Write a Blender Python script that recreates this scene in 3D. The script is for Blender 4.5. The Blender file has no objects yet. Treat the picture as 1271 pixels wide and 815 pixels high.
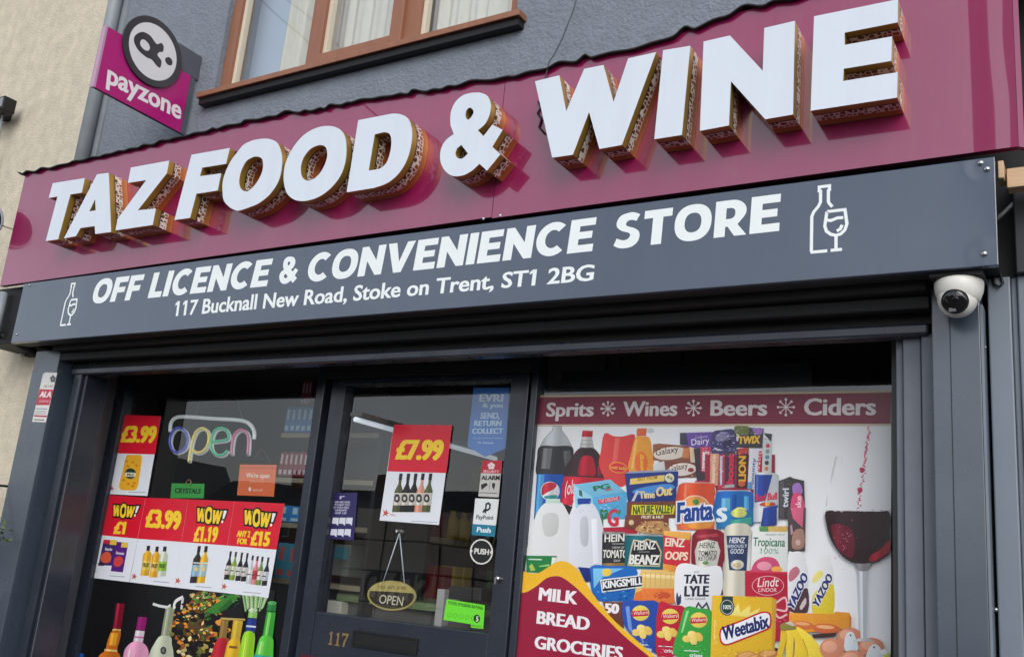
import bpy, bmesh, math, random
from mathutils import Vector, Matrix
from mathutils.geometry import tessellate_polygon
random.seed(7)
SC = bpy.context.scene
COL = SC.collection
R_ = math.radians

# ------------------------------------------------------------------ camera
CAM = Vector((0.0, -3.0, 1.45)); CZ = CAM.z
YAW, PITCH, ROLL, FPX = 0.564175, 0.2501366, 0.0920285, 1212.0
ROT = Matrix.Rotation(YAW, 3, 'Z') @ Matrix.Rotation(math.pi/2 + PITCH, 3, 'X') @ Matrix.Rotation(ROLL, 3, 'Z')
cd = bpy.data.cameras.new('camera'); cam = bpy.data.objects.new('camera', cd); COL.objects.link(cam)
cd.sensor_width = 36.0; cd.sensor_fit = 'HORIZONTAL'; cd.lens = FPX/1271*36; cd.clip_start = .05; cd.clip_end = 3000
cam.matrix_world = Matrix.Translation(CAM) @ ROT.to_4x4()
SC.camera = cam

# ------------------------------------------------------------------ sky, sun, exposure
SUN_EL, SUN_AZ = R_(34), R_(146)
wd = bpy.data.worlds.new('World'); SC.world = wd; wd.use_nodes = True
nt = wd.node_tree; nt.nodes.clear()
sky = nt.nodes.new('ShaderNodeTexSky'); sky.sky_type = 'NISHITA'; sky.sun_disc = False
sky.sun_elevation = SUN_EL; sky.sun_rotation = SUN_AZ; sky.dust_density = 1.0; sky.air_density = 1.0; sky.ozone_density = 1.0
hs = nt.nodes.new('ShaderNodeHueSaturation'); hs.inputs['Saturation'].default_value = .34     # overcast: the blue is mostly veiled
# broad soft cloud cover, brighter and darker banks
tcw = nt.nodes.new('ShaderNodeTexCoord'); nzw = nt.nodes.new('ShaderNodeTexNoise'); nzw.inputs['Scale'].default_value = 2.2; nzw.inputs['Detail'].default_value = 5
mpw = nt.nodes.new('ShaderNodeMapRange'); mpw.inputs[1].default_value = .3; mpw.inputs[2].default_value = .7; mpw.inputs[3].default_value = .75; mpw.inputs[4].default_value = 1.2
mxw = nt.nodes.new('ShaderNodeMix'); mxw.data_type = 'RGBA'; mxw.blend_type = 'MULTIPLY'; mxw.inputs[0].default_value = 1
bg = nt.nodes.new('ShaderNodeBackground'); bg.inputs['Strength'].default_value = .15
ow = nt.nodes.new('ShaderNodeOutputWorld')
nt.links.new(sky.outputs[0], hs.inputs['Color']); nt.links.new(tcw.outputs['Generated'], nzw.inputs['Vector'])
nt.links.new(nzw.outputs[0], mpw.inputs[0]); nt.links.new(hs.outputs[0], mxw.inputs[6]); nt.links.new(mpw.outputs[0], mxw.inputs[7])
nt.links.new(mxw.outputs[2], bg.inputs[0]); nt.links.new(bg.outputs[0], ow.inputs[0])
sl = bpy.data.lights.new('sun', 'SUN'); sl.energy = .85; sl.angle = R_(38); sl.color = (1, .97, .93)
so = bpy.data.objects.new('sun', sl); COL.objects.link(so); so.location = (3, -12, 12)
# Nishita: rotation measured from +Y, clockwise seen from above
sd = Vector((math.sin(SUN_AZ)*math.cos(SUN_EL), math.cos(SUN_AZ)*math.cos(SUN_EL), math.sin(SUN_EL)))
so.rotation_euler = sd.to_track_quat('Z', 'Y').to_euler()
SC.view_settings.view_transform = 'Standard'; SC.view_settings.look = 'None'; SC.view_settings.gamma = 1
SC.view_settings.use_curve_mapping = False; SC.view_settings.exposure = .56
SC.render.engine = 'CYCLES'
cy = SC.cycles; cy.use_denoising = True; cy.max_bounces = 8; cy.transparent_max_bounces = 12; cy.glossy_bounces = 4
cy.sample_clamp_indirect = 6; cy.caustics_reflective = False; cy.caustics_refractive = False

# ------------------------------------------------------------------ geometry from the photograph's perspective
def ray(px, py):
    return ROT @ Vector(((px-635.5)/FPX, -(py-407.5)/FPX, -1.0))
def W(px, py, Y):            # the point of the plane y = Y seen at a pixel of the photograph
    d = ray(px, py); return CAM + d*((Y-CAM.y)/d.y)
def WX(px, py, X):           # the same on a plane x = X
    d = ray(px, py); return CAM + d*((X-CAM.x)/d.x)
def WZ(px, py, Z):
    d = ray(px, py); return CAM + d*((Z-CAM.z)/d.z)

def lin(c):
    return tuple(((v/255)/12.92 if v/255 <= .04045 else ((v/255+.055)/1.055)**2.4) for v in c)

# ------------------------------------------------------------------ objects
def tag(o, label=None, cat=None, group=None, kind=None):
    if label: o['label'] = label
    if cat: o['category'] = cat
    if group: o['group'] = group
    if kind: o['kind'] = kind
    return o
def thing(name, label, cat, loc=(0, 0, 0), group=None):
    o = bpy.data.objects.new(name, None); COL.objects.link(o); o.location = loc; o.empty_display_size = .1
    return tag(o, label, cat, group)
def put(o, root):            # part of a thing, keeping world place
    o.parent = root; o.matrix_parent_inverse = Matrix.Identity(4)
    p = root; off = Vector((0, 0, 0))
    while p is not None: off += Vector(p.location); p = p.parent
    o.location = Vector(o.location) - off
    return o

class MB:
    """collects shapes in world coordinates; build() links them as one mesh object"""
    def __init__(s): s.v = []; s.f = []; s.m = []; s.uv = []; s.sm = []
    def face(s, pts, m=0, uv=None, smooth=False):
        i = len(s.v); s.v += [tuple(p) for p in pts]; s.f.append(tuple(range(i, i+len(pts)))); s.m.append(m); s.uv.append(uv); s.sm.append(smooth); return s
    def mesh(s, vs, fs, m=0, smooth=False):
        i = len(s.v); s.v += [tuple(p) for p in vs]
        for f in fs: s.f.append(tuple(i+k for k in f)); s.m.append(m); s.uv.append(None); s.sm.append(smooth)
        return s
    def box(s, x0, x1, y0, y1, z0, z1, m=0, bev=.0):
        if bev <= 0:
            vs = [(x, y, z) for x in (x0, x1) for y in (y0, y1) for z in (z0, z1)]
            return s.mesh(vs, [(0, 1, 3, 2), (4, 6, 7, 5), (0, 4, 5, 1), (2, 3, 7, 6), (0, 2, 6, 4), (1, 5, 7, 3)], m)
        bm = bmesh.new(); bmesh.ops.create_cube(bm, size=1)
        for v in bm.verts: v.co = ((x0+x1)/2+v.co.x*(x1-x0), (y0+y1)/2+v.co.y*(y1-y0), (z0+z1)/2+v.co.z*(z1-z0))
        bmesh.ops.bevel(bm, geom=list(bm.edges), offset=bev, segments=2, affect='EDGES', profile=.5)
        s.bm(bm, m); return s
    def bm(s, bm, m=0, smooth=False):
        bm.verts.index_update()
        s.mesh([v.co.copy() for v in bm.verts], [[v.index for v in f.verts] for f in bm.faces], m, smooth); bm.free(); return s
    def tube(s, pts, r, n=8, m=0, caps=True, smooth=True):
        pts = [Vector(p) for p in pts]; rings = []; up = None
        rr = r if isinstance(r, (list, tuple)) else [r]*len(pts)
        for i, p in enumerate(pts):
            t = (pts[min(i+1, len(pts)-1)]-pts[max(i-1, 0)]).normalized()
            if up is None: up = t.orthogonal().normalized()
            up = (up - t*up.dot(t)).normalized(); b = t.cross(up)
            rings.append([p+(up*math.cos(2*math.pi*k/n)+b*math.sin(2*math.pi*k/n))*rr[i] for k in range(n)])
        vs = [q for g in rings for q in g]; fs = []
        for i in range(len(pts)-1):
            for k in range(n): fs.append((i*n+k, i*n+(k+1) % n, (i+1)*n+(k+1) % n, (i+1)*n+k))
        s.mesh(vs, fs, m, smooth)
        if caps: s.face(rings[0][::-1], m); s.face(rings[-1], m)
        return s
    def lathe(s, prof, org, axis, n=28, m=0, smooth=True):
        axis = Vector(axis).normalized(); u = axis.orthogonal().normalized(); w = axis.cross(u); org = Vector(org)
        vs = []; fs = []
        for r, h in prof:
            for k in range(n): vs.append(org+axis*h+(u*math.cos(2*math.pi*k/n)+w*math.sin(2*math.pi*k/n))*max(r, 1e-5))
        for i in range(len(prof)-1):
            for k in range(n): fs.append((i*n+k, i*n+(k+1) % n, (i+1)*n+(k+1) % n, (i+1)*n+k))
        return s.mesh(vs, fs, m, smooth)
    def plate(s, pts, ybk, m=0, holes=(), ms=None, uvs=False):
        """polygon (list of (x,y,z) at one depth) with thickness back to y = ybk"""
        ms = m if ms is None else ms
        loops = [[Vector(p) for p in pts]]+[[Vector(p) for p in h] for h in holes]
        flat = [p for l in loops for p in l]
        for t in tessellate_polygon(loops): s.face([flat[t[0]], flat[t[1]], flat[t[2]]], m)
        for l in loops:
            u = 0
            for i, p in enumerate(l):
                q = l[(i+1) % len(l)]; d = (q-p).length
                s.face([p, q, Vector((q.x, ybk, q.z)), Vector((p.x, ybk, p.z))], ms, [(u, 0), (u+d, 0), (u+d, 1), (u, 1)]); u += d
        return s
    def build(s, name, mats, parent=None, merge=True, bevel=0):
        me = bpy.data.meshes.new(name)
        me.from_pydata(s.v, [], s.f)
        for mt in (mats if isinstance(mats, (list, tuple)) else [mats]): me.materials.append(mt)
        for p, mi, sm in zip(me.polygons, s.m, s.sm): p.material_index = mi; p.use_smooth = sm
        if any(u for u in s.uv):
            ul = me.uv_layers.new(name='UVMap')
            for p, u in zip(me.polygons, s.uv):
                if u:
                    for li, c in zip(p.loop_indices, u): ul.data[li].uv = c
        bm = bmesh.new(); bm.from_mesh(me)
        if merge and not any(u for u in s.uv): bmesh.ops.remove_doubles(bm, verts=bm.verts, dist=1e-5)
        bmesh.ops.recalc_face_normals(bm, faces=bm.faces); bm.to_mesh(me); bm.free()
        o = bpy.data.objects.new(name, me); COL.objects.link(o)
        # origin at the middle of the mesh
        n = len(me.vertices)
        if n:
            c = sum((v.co for v in me.vertices), Vector())/n
            me.transform(Matrix.Translation(-c)); o.location = c
        if bevel:
            md = o.modifiers.new('edge', 'BEVEL'); md.width = bevel; md.segments = 2; md.limit_method = 'ANGLE'; md.angle_limit = R_(40)
        if parent is not None: put(o, parent)
        return o

# ------------------------------------------------------------------ materials
def mat(name, col=(128, 128, 128), rough=.5, metal=0, coat=0, coat_r=.03, spec=.5, var=0, vscale=4, bump=0, bscale=60, bdist=.002, ior=1.5, rvar=0, stretch=None, dirt=0, wob=0, streak=0):
    m = bpy.data.materials.new(name); m.use_nodes = True; t = m.node_tree; N = t.nodes; L = t.links
    b = N['Principled BSDF']; c = (*lin(col), 1)
    b.inputs['Base Color'].default_value = c; b.inputs['Roughness'].default_value = rough; b.inputs['Metallic'].default_value = metal
    b.inputs['Coat Weight'].default_value = coat; b.inputs['Coat Roughness'].default_value = coat_r
    b.inputs['Specular IOR Level'].default_value = spec; b.inputs['IOR'].default_value = ior
    tc = N.new('ShaderNodeTexCoord'); vec = tc.outputs['Object']
    if stretch:
        mp = N.new('ShaderNodeMapping'); mp.inputs['Scale'].default_value = stretch; L.new(vec, mp.inputs[0]); vec = mp.outputs[0]
    last = None
    if var:
        nz = N.new('ShaderNodeTexNoise'); nz.inputs['Scale'].default_value = vscale; nz.inputs['Detail'].default_value = 6; nz.inputs['Roughness'].default_value = .65; L.new(vec, nz.inputs['Vector'])
        mr = N.new('ShaderNodeMapRange'); mr.inputs[1].default_value = .3; mr.inputs[2].default_value = .7; mr.inputs[3].default_value = 1-var; mr.inputs[4].default_value = 1+var; L.new(nz.outputs[0], mr.inputs[0])
        mx = N.new('ShaderNodeMix'); mx.data_type = 'RGBA'; mx.blend_type = 'MULTIPLY'; mx.inputs[0].default_value = 1; mx.inputs[6].default_value = c; L.new(mr.outputs[0], mx.inputs[7])
        last = mx.outputs[2]
    if dirt:
        nz = N.new('ShaderNodeTexNoise'); nz.inputs['Scale'].default_value = 9; nz.inputs['Detail'].default_value = 8; nz.inputs['Roughness'].default_value = .75; L.new(vec, nz.inputs['Vector'])
        rp = N.new('ShaderNodeMapRange'); rp.inputs[1].default_value = .56; rp.inputs[2].default_value = .72; rp.inputs[3].default_value = 0; rp.inputs[4].default_value = dirt; L.new(nz.outputs[0], rp.inputs[0])
        mx = N.new('ShaderNodeMix'); mx.data_type = 'RGBA'; mx.inputs[7].default_value = (.16, .15, .14, 1); L.new(rp.outputs[0], mx.inputs[0])
        if last: L.new(last, mx.inputs[6])
        else: mx.inputs[6].default_value = c
        last = mx.outputs[2]
    if streak:           # rain runs down the face
        mp2 = N.new('ShaderNodeMapping'); mp2.inputs['Scale'].default_value = (11, 11, .7); L.new(tc.outputs['Object'], mp2.inputs[0])
        nz = N.new('ShaderNodeTexNoise'); nz.inputs['Scale'].default_value = 1; nz.inputs['Detail'].default_value = 5; nz.inputs['Roughness'].default_value = .7; L.new(mp2.outputs[0], nz.inputs['Vector'])
        rp = N.new('ShaderNodeMapRange'); rp.inputs[1].default_value = .48; rp.inputs[2].default_value = .74; rp.inputs[3].default_value = 0; rp.inputs[4].default_value = streak; L.new(nz.outputs[0], rp.inputs[0])
        mx = N.new('ShaderNodeMix'); mx.data_type = 'RGBA'; mx.inputs[7].default_value = (.2, .19, .18, 1); L.new(rp.outputs[0], mx.inputs[0])
        if last: L.new(last, mx.inputs[6])
        else: mx.inputs[6].default_value = c
        last = mx.outputs[2]
    if last: L.new(last, b.inputs['Base Color'])
    if rvar:
        nz = N.new('ShaderNodeTexNoise'); nz.inputs['Scale'].default_value = 7; nz.inputs['Detail'].default_value = 5; L.new(vec, nz.inputs['Vector'])
        mr = N.new('ShaderNodeMapRange'); mr.inputs[1].default_value = .3; mr.inputs[2].default_value = .7; mr.inputs[3].default_value = max(0, rough-rvar); mr.inputs[4].default_value = rough+rvar; L.new(nz.outputs[0], mr.inputs[0]); L.new(mr.outputs[0], b.inputs['Roughness'])
    nrm = None
    if wob:
        nz = N.new('ShaderNodeTexNoise'); nz.inputs['Scale'].default_value = 2.2; nz.inputs['Detail'].default_value = 1; L.new(tc.outputs['Object'], nz.inputs['Vector'])
        bp = N.new('ShaderNodeBump'); bp.inputs['Strength'].default_value = 1; bp.inputs['Distance'].default_value = wob; L.new(nz.outputs[0], bp.inputs['Height']); nrm = bp.outputs[0]
    if bump:
        nz = N.new('ShaderNodeTexNoise'); nz.inputs['Scale'].default_value = bscale; nz.inputs['Detail'].default_value = 4; nz.inputs['Roughness'].default_value = .6; L.new(vec, nz.inputs['Vector'])
        bp = N.new('ShaderNodeBump'); bp.inputs['Strength'].default_value = bump; bp.inputs['Distance'].default_value = bdist; L.new(nz.outputs[0], bp.inputs['Height'])
        if nrm: L.new(nrm, bp.inputs['Normal'])
        nrm = bp.outputs[0]
    if nrm:
        L.new(nrm, b.inputs['Normal'])
        if coat: L.new(nrm, b.inputs['Coat Normal'])
    return m

def emit(name, col, s):
    m = bpy.data.materials.new(name); m.use_nodes = True; b = m.node_tree.nodes['Principled BSDF']
    b.inputs['Base Color'].default_value = (*lin(col), 1); b.inputs['Emission Color'].default_value = (*lin(col), 1); b.inputs['Emission Strength'].default_value = s
    return m

def glass(name, ior=1.6, tint=(.93, .95, .95)):
    m = bpy.data.materials.new(name); m.use_nodes = True; N = m.node_tree.nodes; L = m.node_tree.links; N.clear()
    o = N.new('ShaderNodeOutputMaterial'); mx = N.new('ShaderNodeMixShader'); fr = N.new('ShaderNodeFresnel'); fr.inputs['IOR'].default_value = ior
    tr = N.new('ShaderNodeBsdfTransparent'); tr.inputs[0].default_value = (*tint, 1); gl = N.new('ShaderNodeBsdfGlossy'); gl.inputs['Roughness'].default_value = .0
    geo = N.new('ShaderNodeNewGeometry')
    # same reflectance from both sides of the thin sheet
    mul = N.new('ShaderNodeMix'); mul.data_type = 'FLOAT'; fr2 = N.new('ShaderNodeFresnel'); fr2.inputs['IOR'].default_value = 1/ior
    L.new(geo.outputs['Backfacing'], mul.inputs[0]); L.new(fr.outputs[0], mul.inputs[2]); L.new(fr2.outputs[0], mul.inputs[3])
    tc = N.new('ShaderNodeTexCoord'); nz = N.new('ShaderNodeTexNoise'); nz.inputs['Scale'].default_value = 1.6; nz.inputs['Detail'].default_value = 1
    bp = N.new('ShaderNodeBump'); bp.inputs['Distance'].default_value = .0025; bp.inputs['Strength'].default_value = 1
    L.new(tc.outputs['Object'], nz.inputs['Vector']); L.new(nz.outputs[0], bp.inputs['Height']); L.new(bp.outputs[0], gl.inputs['Normal'])
    L.new(mul.outputs[0], mx.inputs[0]); L.new(tr.outputs[0], mx.inputs[1]); L.new(gl.outputs[0], mx.inputs[2]); L.new(mx.outputs[0], o.inputs[0])
    return m

M = {}
M['maroon'] = mat('maroon gloss panel', (138, 4, 76), .3, coat=1, coat_r=.015, spec=.5, ior=1.5, wob=.0012, streak=.07, dirt=.1, var=.04)
M['maroon'].node_tree.nodes['Principled BSDF'].inputs['Coat IOR'].default_value = 1.8
M['letter_white'] = mat('white acrylic', (214, 222, 234), .35, coat=.3, coat_r=.1, var=.015, vscale=2, streak=.06)
M['anthracite'] = mat('anthracite powder coat', (64, 74, 88), .25, spec=.8, ior=1.6, rvar=.06, var=.05, wob=.004, dirt=.1)
M['sign_grey'] = mat('grey sign sheet', (60, 73, 93), .3, coat=1, coat_r=.12, var=.05, wob=.006, dirt=.08, streak=.05)
M['frame_dark'] = mat('dark grey aluminium', (40, 46, 58), .25, spec=.6, ior=1.5, var=.06, rvar=.08, dirt=.05)
M['jamb'] = mat('dusty grey sheet', (112, 118, 129), .5, var=.1, vscale=9, dirt=.25, bump=.2, bscale=120, bdist=.001)
M['black'] = mat('black matt', (14, 15, 18), .6, var=.1)
M['black_gloss'] = mat('black gloss', (10, 10, 12), .15)
M['soffit'] = mat('dark soffit', (12, 14, 18), .6, var=.1)
M['sign_grey'].node_tree.nodes['Principled BSDF'].inputs['Coat IOR'].default_value = 1.55
M['white_vinyl'] = mat('white vinyl', (232, 238, 240), .4, var=.01)
M['cream'] = mat('cream roughcast', (208, 198, 178), .9, var=.13, vscale=14, bump=.9, bscale=95, bdist=.007, dirt=.14, streak=.16)
M['blue_render'] = mat('slate blue painted roughcast', (126, 134, 146), .75, var=.1, vscale=12, bump=1, bscale=70, bdist=.01, dirt=.2, streak=.18)
M['pipe'] = mat('grey pipe', (140, 146, 152), .5, var=.12, dirt=.3)
M['brown'] = mat('wood grain brown plastic', (146, 98, 74), .4, var=.12, vscale=6, stretch=(3, 3, .4), bump=.15, bscale=60)
M['bead'] = mat('cream glazing bead', (215, 205, 185), .5)
M['curtain'] = mat('white net curtain', (226, 224, 214), .9, var=.05, vscale=20, bump=.3, bscale=200)
M['room'] = mat('pale room', (150, 150, 148), .9)
M['timber'] = mat('bare timber', (205, 172, 138), .7, var=.12, vscale=5, stretch=(.5, 4, 8), bump=.2, bscale=40)
M['chrome'] = mat('polished steel', (190, 192, 195), .18, metal=1)
M['cctv'] = mat('off white plastic', (222, 220, 214), .35, var=.02, dirt=.05)
M['lens'] = mat('black camera glass', (8, 8, 10), .06, spec=.7)
M['lens_grey'] = mat('led window', (120, 122, 124), .2)
M['magenta'] = mat('magenta sign face', (196, 24, 128), .35, coat=.2, var=.03)
M['magenta_edge'] = mat('pale edge', (190, 150, 180), .4)
M['bracket'] = mat('grey bracket', (86, 88, 98), .5, var=.1)
M['badge_dark'] = mat('charcoal vinyl', (50, 48, 56), .4)
M['sheet'] = mat('pale grey steel sheet', (112, 122, 134), .38, spec=.6, var=.06, dirt=.15, wob=.004)
M['gold'] = mat('old gold', (168, 142, 92), .4, metal=.6, var=.1)
M['cable'] = mat('grey cable', (70, 72, 76), .6)
M['asphalt'] = mat('asphalt', (62, 62, 64), .9, var=.2, vscale=30, bump=.5, bscale=200)
M['paving'] = mat('paving', (96, 94, 92), .9, var=.15, vscale=3, bump=.3, bscale=80)
M['kerb'] = mat('kerb stone', (140, 138, 134), .9, var=.12)
M['in_wall'] = mat('shop wall', (92, 92, 92), .8, var=.05)
M['in_ceil'] = mat('shop ceiling', (120, 119, 114), .8)
M['in_floor'] = mat('shop floor', (95, 92, 88), .4, var=.1)
M['shelf'] = mat('shelf', (150, 140, 118), .5, var=.06)
M['rack'] = mat('rack grey', (40, 42, 48), .5)
M['tube'] = emit('lit tube', (255, 252, 245), 3)
M['dim_tube'] = emit('shelf tube', (205, 215, 225), .3)
M['glass'] = glass('shop glass', 1.9)
M['glass_up'] = glass('window glass', 2.4)
M['brick'] = mat('brick', (120, 78, 64), .9, var=.2, vscale=20, bump=.4, bscale=90)
M['slate'] = mat('slate roof', (62, 64, 70), .8, var=.2, vscale=14)
M['leaf'] = mat('leaf', (92, 112, 58), .6, var=.2)

def print_mat():
    m = bpy.data.materials.new('printed sheet'); m.use_nodes = True; N = m.node_tree.nodes; L = m.node_tree.links
    b = N['Principled BSDF']; a = N.new('ShaderNodeAttribute'); a.attribute_name = 'Col'; L.new(a.outputs['Color'], b.inputs['Base Color'])
    b.inputs['Roughness'].default_value = .35; b.inputs['Coat Weight'].default_value = .12; b.inputs['Coat Roughness'].default_value = .08
    # print grain: strongest in saturated inks, none on bare paper
    tc = N.new('ShaderNodeTexCoord'); g = N.new('ShaderNodeTexNoise'); g.inputs['Scale'].default_value = 260; g.inputs['Detail'].default_value = 4; g.inputs['Roughness'].default_value = .7; L.new(tc.outputs['Object'], g.inputs['Vector'])
    hsv = N.new('ShaderNodeSeparateColor'); hsv.mode = 'HSV'; L.new(a.outputs['Color'], hsv.inputs[0])
    gm = N.new('ShaderNodeMapRange'); gm.inputs[1].default_value = .3; gm.inputs[2].default_value = .7; gm.inputs[3].default_value = -.13; gm.inputs[4].default_value = .13; L.new(g.outputs[0], gm.inputs[0])
    ml = N.new('ShaderNodeMath'); ml.operation = 'MULTIPLY_ADD'; ml.inputs[2].default_value = 1; L.new(gm.outputs[0], ml.inputs[0]); L.new(hsv.outputs[1], ml.inputs[1])
    mx = N.new('ShaderNodeMix'); mx.data_type = 'RGBA'; mx.blend_type = 'MULTIPLY'; mx.inputs[0].default_value = 1; L.new(a.outputs['Color'], mx.inputs[6]); L.new(ml.outputs[0], mx.inputs[7]); L.new(mx.outputs[2], b.inputs['Base Color'])
    nz = N.new('ShaderNodeTexNoise'); nz.inputs['Scale'].default_value = 7; nz.inputs['Detail'].default_value = 2
    bp = N.new('ShaderNodeBump'); bp.inputs['Distance'].default_value = .006; bp.inputs['Strength'].default_value = .6
    L.new(tc.outputs['Object'], nz.inputs['Vector']); L.new(nz.outputs[0], bp.inputs['Height']); L.new(bp.outputs[0], b.inputs['Normal'])
    return m
M['print'] = print_mat()

def return_mat():
    """metal letter returns: plain gold rim, a band of printed protective film, bare copper brown towards the panel (UV v = depth)"""
    m = bpy.data.materials.new('gold letter return'); m.use_nodes = True; N = m.node_tree.nodes; L = m.node_tree.links
    b = N['Principled BSDF']; uv = N.new('ShaderNodeUVMap'); sp = N.new('ShaderNodeSeparateXYZ'); L.new(uv.outputs[0], sp.inputs[0])
    nz = N.new('ShaderNodeTexNoise'); nz.inputs['Scale'].default_value = 22; nz.inputs['Detail'].default_value = 4; L.new(uv.outputs[0], nz.inputs['Vector'])
    base = N.new('ShaderNodeValToRGB'); cr = base.color_ramp; cr.elements[0].position = .0; cr.elements[0].color = (*lin((186, 156, 74)), 1); cr.elements[1].position = 1; cr.elements[1].color = (*lin((222, 148, 84)), 1)
    e = cr.elements.new(.26); e.color = (*lin((168, 138, 64)), 1); e = cr.elements.new(.32); e.color = (*lin((66, 42, 30)), 1); e = cr.elements.new(.72); e.color = (*lin((190, 122, 68)), 1)
    L.new(sp.outputs['Y'], base.inputs[0])
    # rows of small printed marks
    cmb = N.new('ShaderNodeCombineXYZ'); mu = N.new('ShaderNodeMath'); mu.operation = 'MULTIPLY'; mu.inputs[1].default_value = 62; L.new(sp.outputs['X'], mu.inputs[0])
    mv = N.new('ShaderNodeMath'); mv.operation = 'MULTIPLY'; mv.inputs[1].default_value = 5.5; L.new(sp.outputs['Y'], mv.inputs[0]); L.new(mu.outputs[0], cmb.inputs[0]); L.new(mv.outputs[0], cmb.inputs[1])
    vo = N.new('ShaderNodeTexVoronoi'); vo.inputs['Scale'].default_value = 1.0; vo.feature = 'DISTANCE_TO_EDGE'; vo.inputs['Randomness'].default_value = .65; L.new(cmb.outputs[0], vo.inputs['Vector'])
    th = N.new('ShaderNodeMapRange'); th.inputs[1].default_value = .075; th.inputs[2].default_value = .12; th.inputs[3].default_value = 1; th.inputs[4].default_value = 0; L.new(vo.outputs['Distance'], th.inputs[0])
    g1 = N.new('ShaderNodeMath'); g1.operation = 'GREATER_THAN'; g1.inputs[1].default_value = .34; L.new(sp.outputs['Y'], g1.inputs[0])
    g2 = N.new('ShaderNodeMath'); g2.operation = 'LESS_THAN'; g2.inputs[1].default_value = .70; L.new(sp.outputs['Y'], g2.inputs[0])
    a1 = N.new('ShaderNodeMath'); a1.operation = 'MULTIPLY'; L.new(g1.outputs[0], a1.inputs[0]); L.new(g2.outputs[0], a1.inputs[1])
    a2 = N.new('ShaderNodeMath'); a2.operation = 'MULTIPLY'; L.new(a1.outputs[0], a2.inputs[0]); L.new(th.outputs[0], a2.inputs[1])
    mx = N.new('ShaderNodeMix'); mx.data_type = 'RGBA'; L.new(a2.outputs[0], mx.inputs[0]); L.new(base.outputs[0], mx.inputs[6]); mx.inputs[7].default_value = (*lin((236, 228, 218)), 1)
    L.new(mx.outputs[2], b.inputs['Base Color'])
    mm = N.new('ShaderNodeMapRange'); mm.inputs[3].default_value = .5; mm.inputs[4].default_value = 0; L.new(a2.outputs[0], mm.inputs[0]); L.new(mm.outputs[0], b.inputs['Metallic'])
    rr = N.new('ShaderNodeMapRange'); rr.inputs[3].default_value = .25; rr.inputs[4].default_value = .5; L.new(nz.outputs[0], rr.inputs[0]); L.new(rr.outputs[0], b.inputs['Roughness'])
    return m
M['return'] = return_mat()

# ------------------------------------------------------------------ lettering and flat print
_fonts = {}; _gl = {}
def _raw(s, off):
    k = (s, off)
    if k in _gl: return _gl[k]
    c = bpy.data.curves.new('lettering', 'FONT'); c.body = s; c.offset = off; c.resolution_u = 3; c.fill_mode = 'FRONT'
    o = bpy.data.objects.new('lettering', c); COL.objects.link(o)
    dg = bpy.context.evaluated_depsgraph_get(); ev = o.evaluated_get(dg); me = ev.to_mesh()
    vs = [(v.co.x, v.co.y) for v in me.vertices]; fs = [tuple(p.vertices) for p in me.polygons]
    ev.to_mesh_clear(); bpy.data.objects.remove(o); bpy.data.curves.remove(c)
    _gl[k] = (vs, fs); return _gl[k]
def glyphs(s, off=.0):
    vs, fs = _raw(s, off)
    if '1' not in s: return vs, fs
    vs, fs = list(vs), list(fs); one = _raw('1', off)[0]; bw = max(v[0] for v in one)-min(v[0] for v in one)
    for i, ch in enumerate(s):          # the built-in face draws 1 as a bar: give it its flag
        if ch == '1':
            xr = max(v[0] for v in _raw(s[:i+1], off)[0])-bw+.01; k = len(vs); vs += [(xr, .715), (xr, .56), (xr-.13, .49), (xr-.13, .60)]; fs += [(k, k+1, k+2, k+3)]
    return vs, fs
CAPH = max(v[1] for v in glyphs('H')[0])

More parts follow.
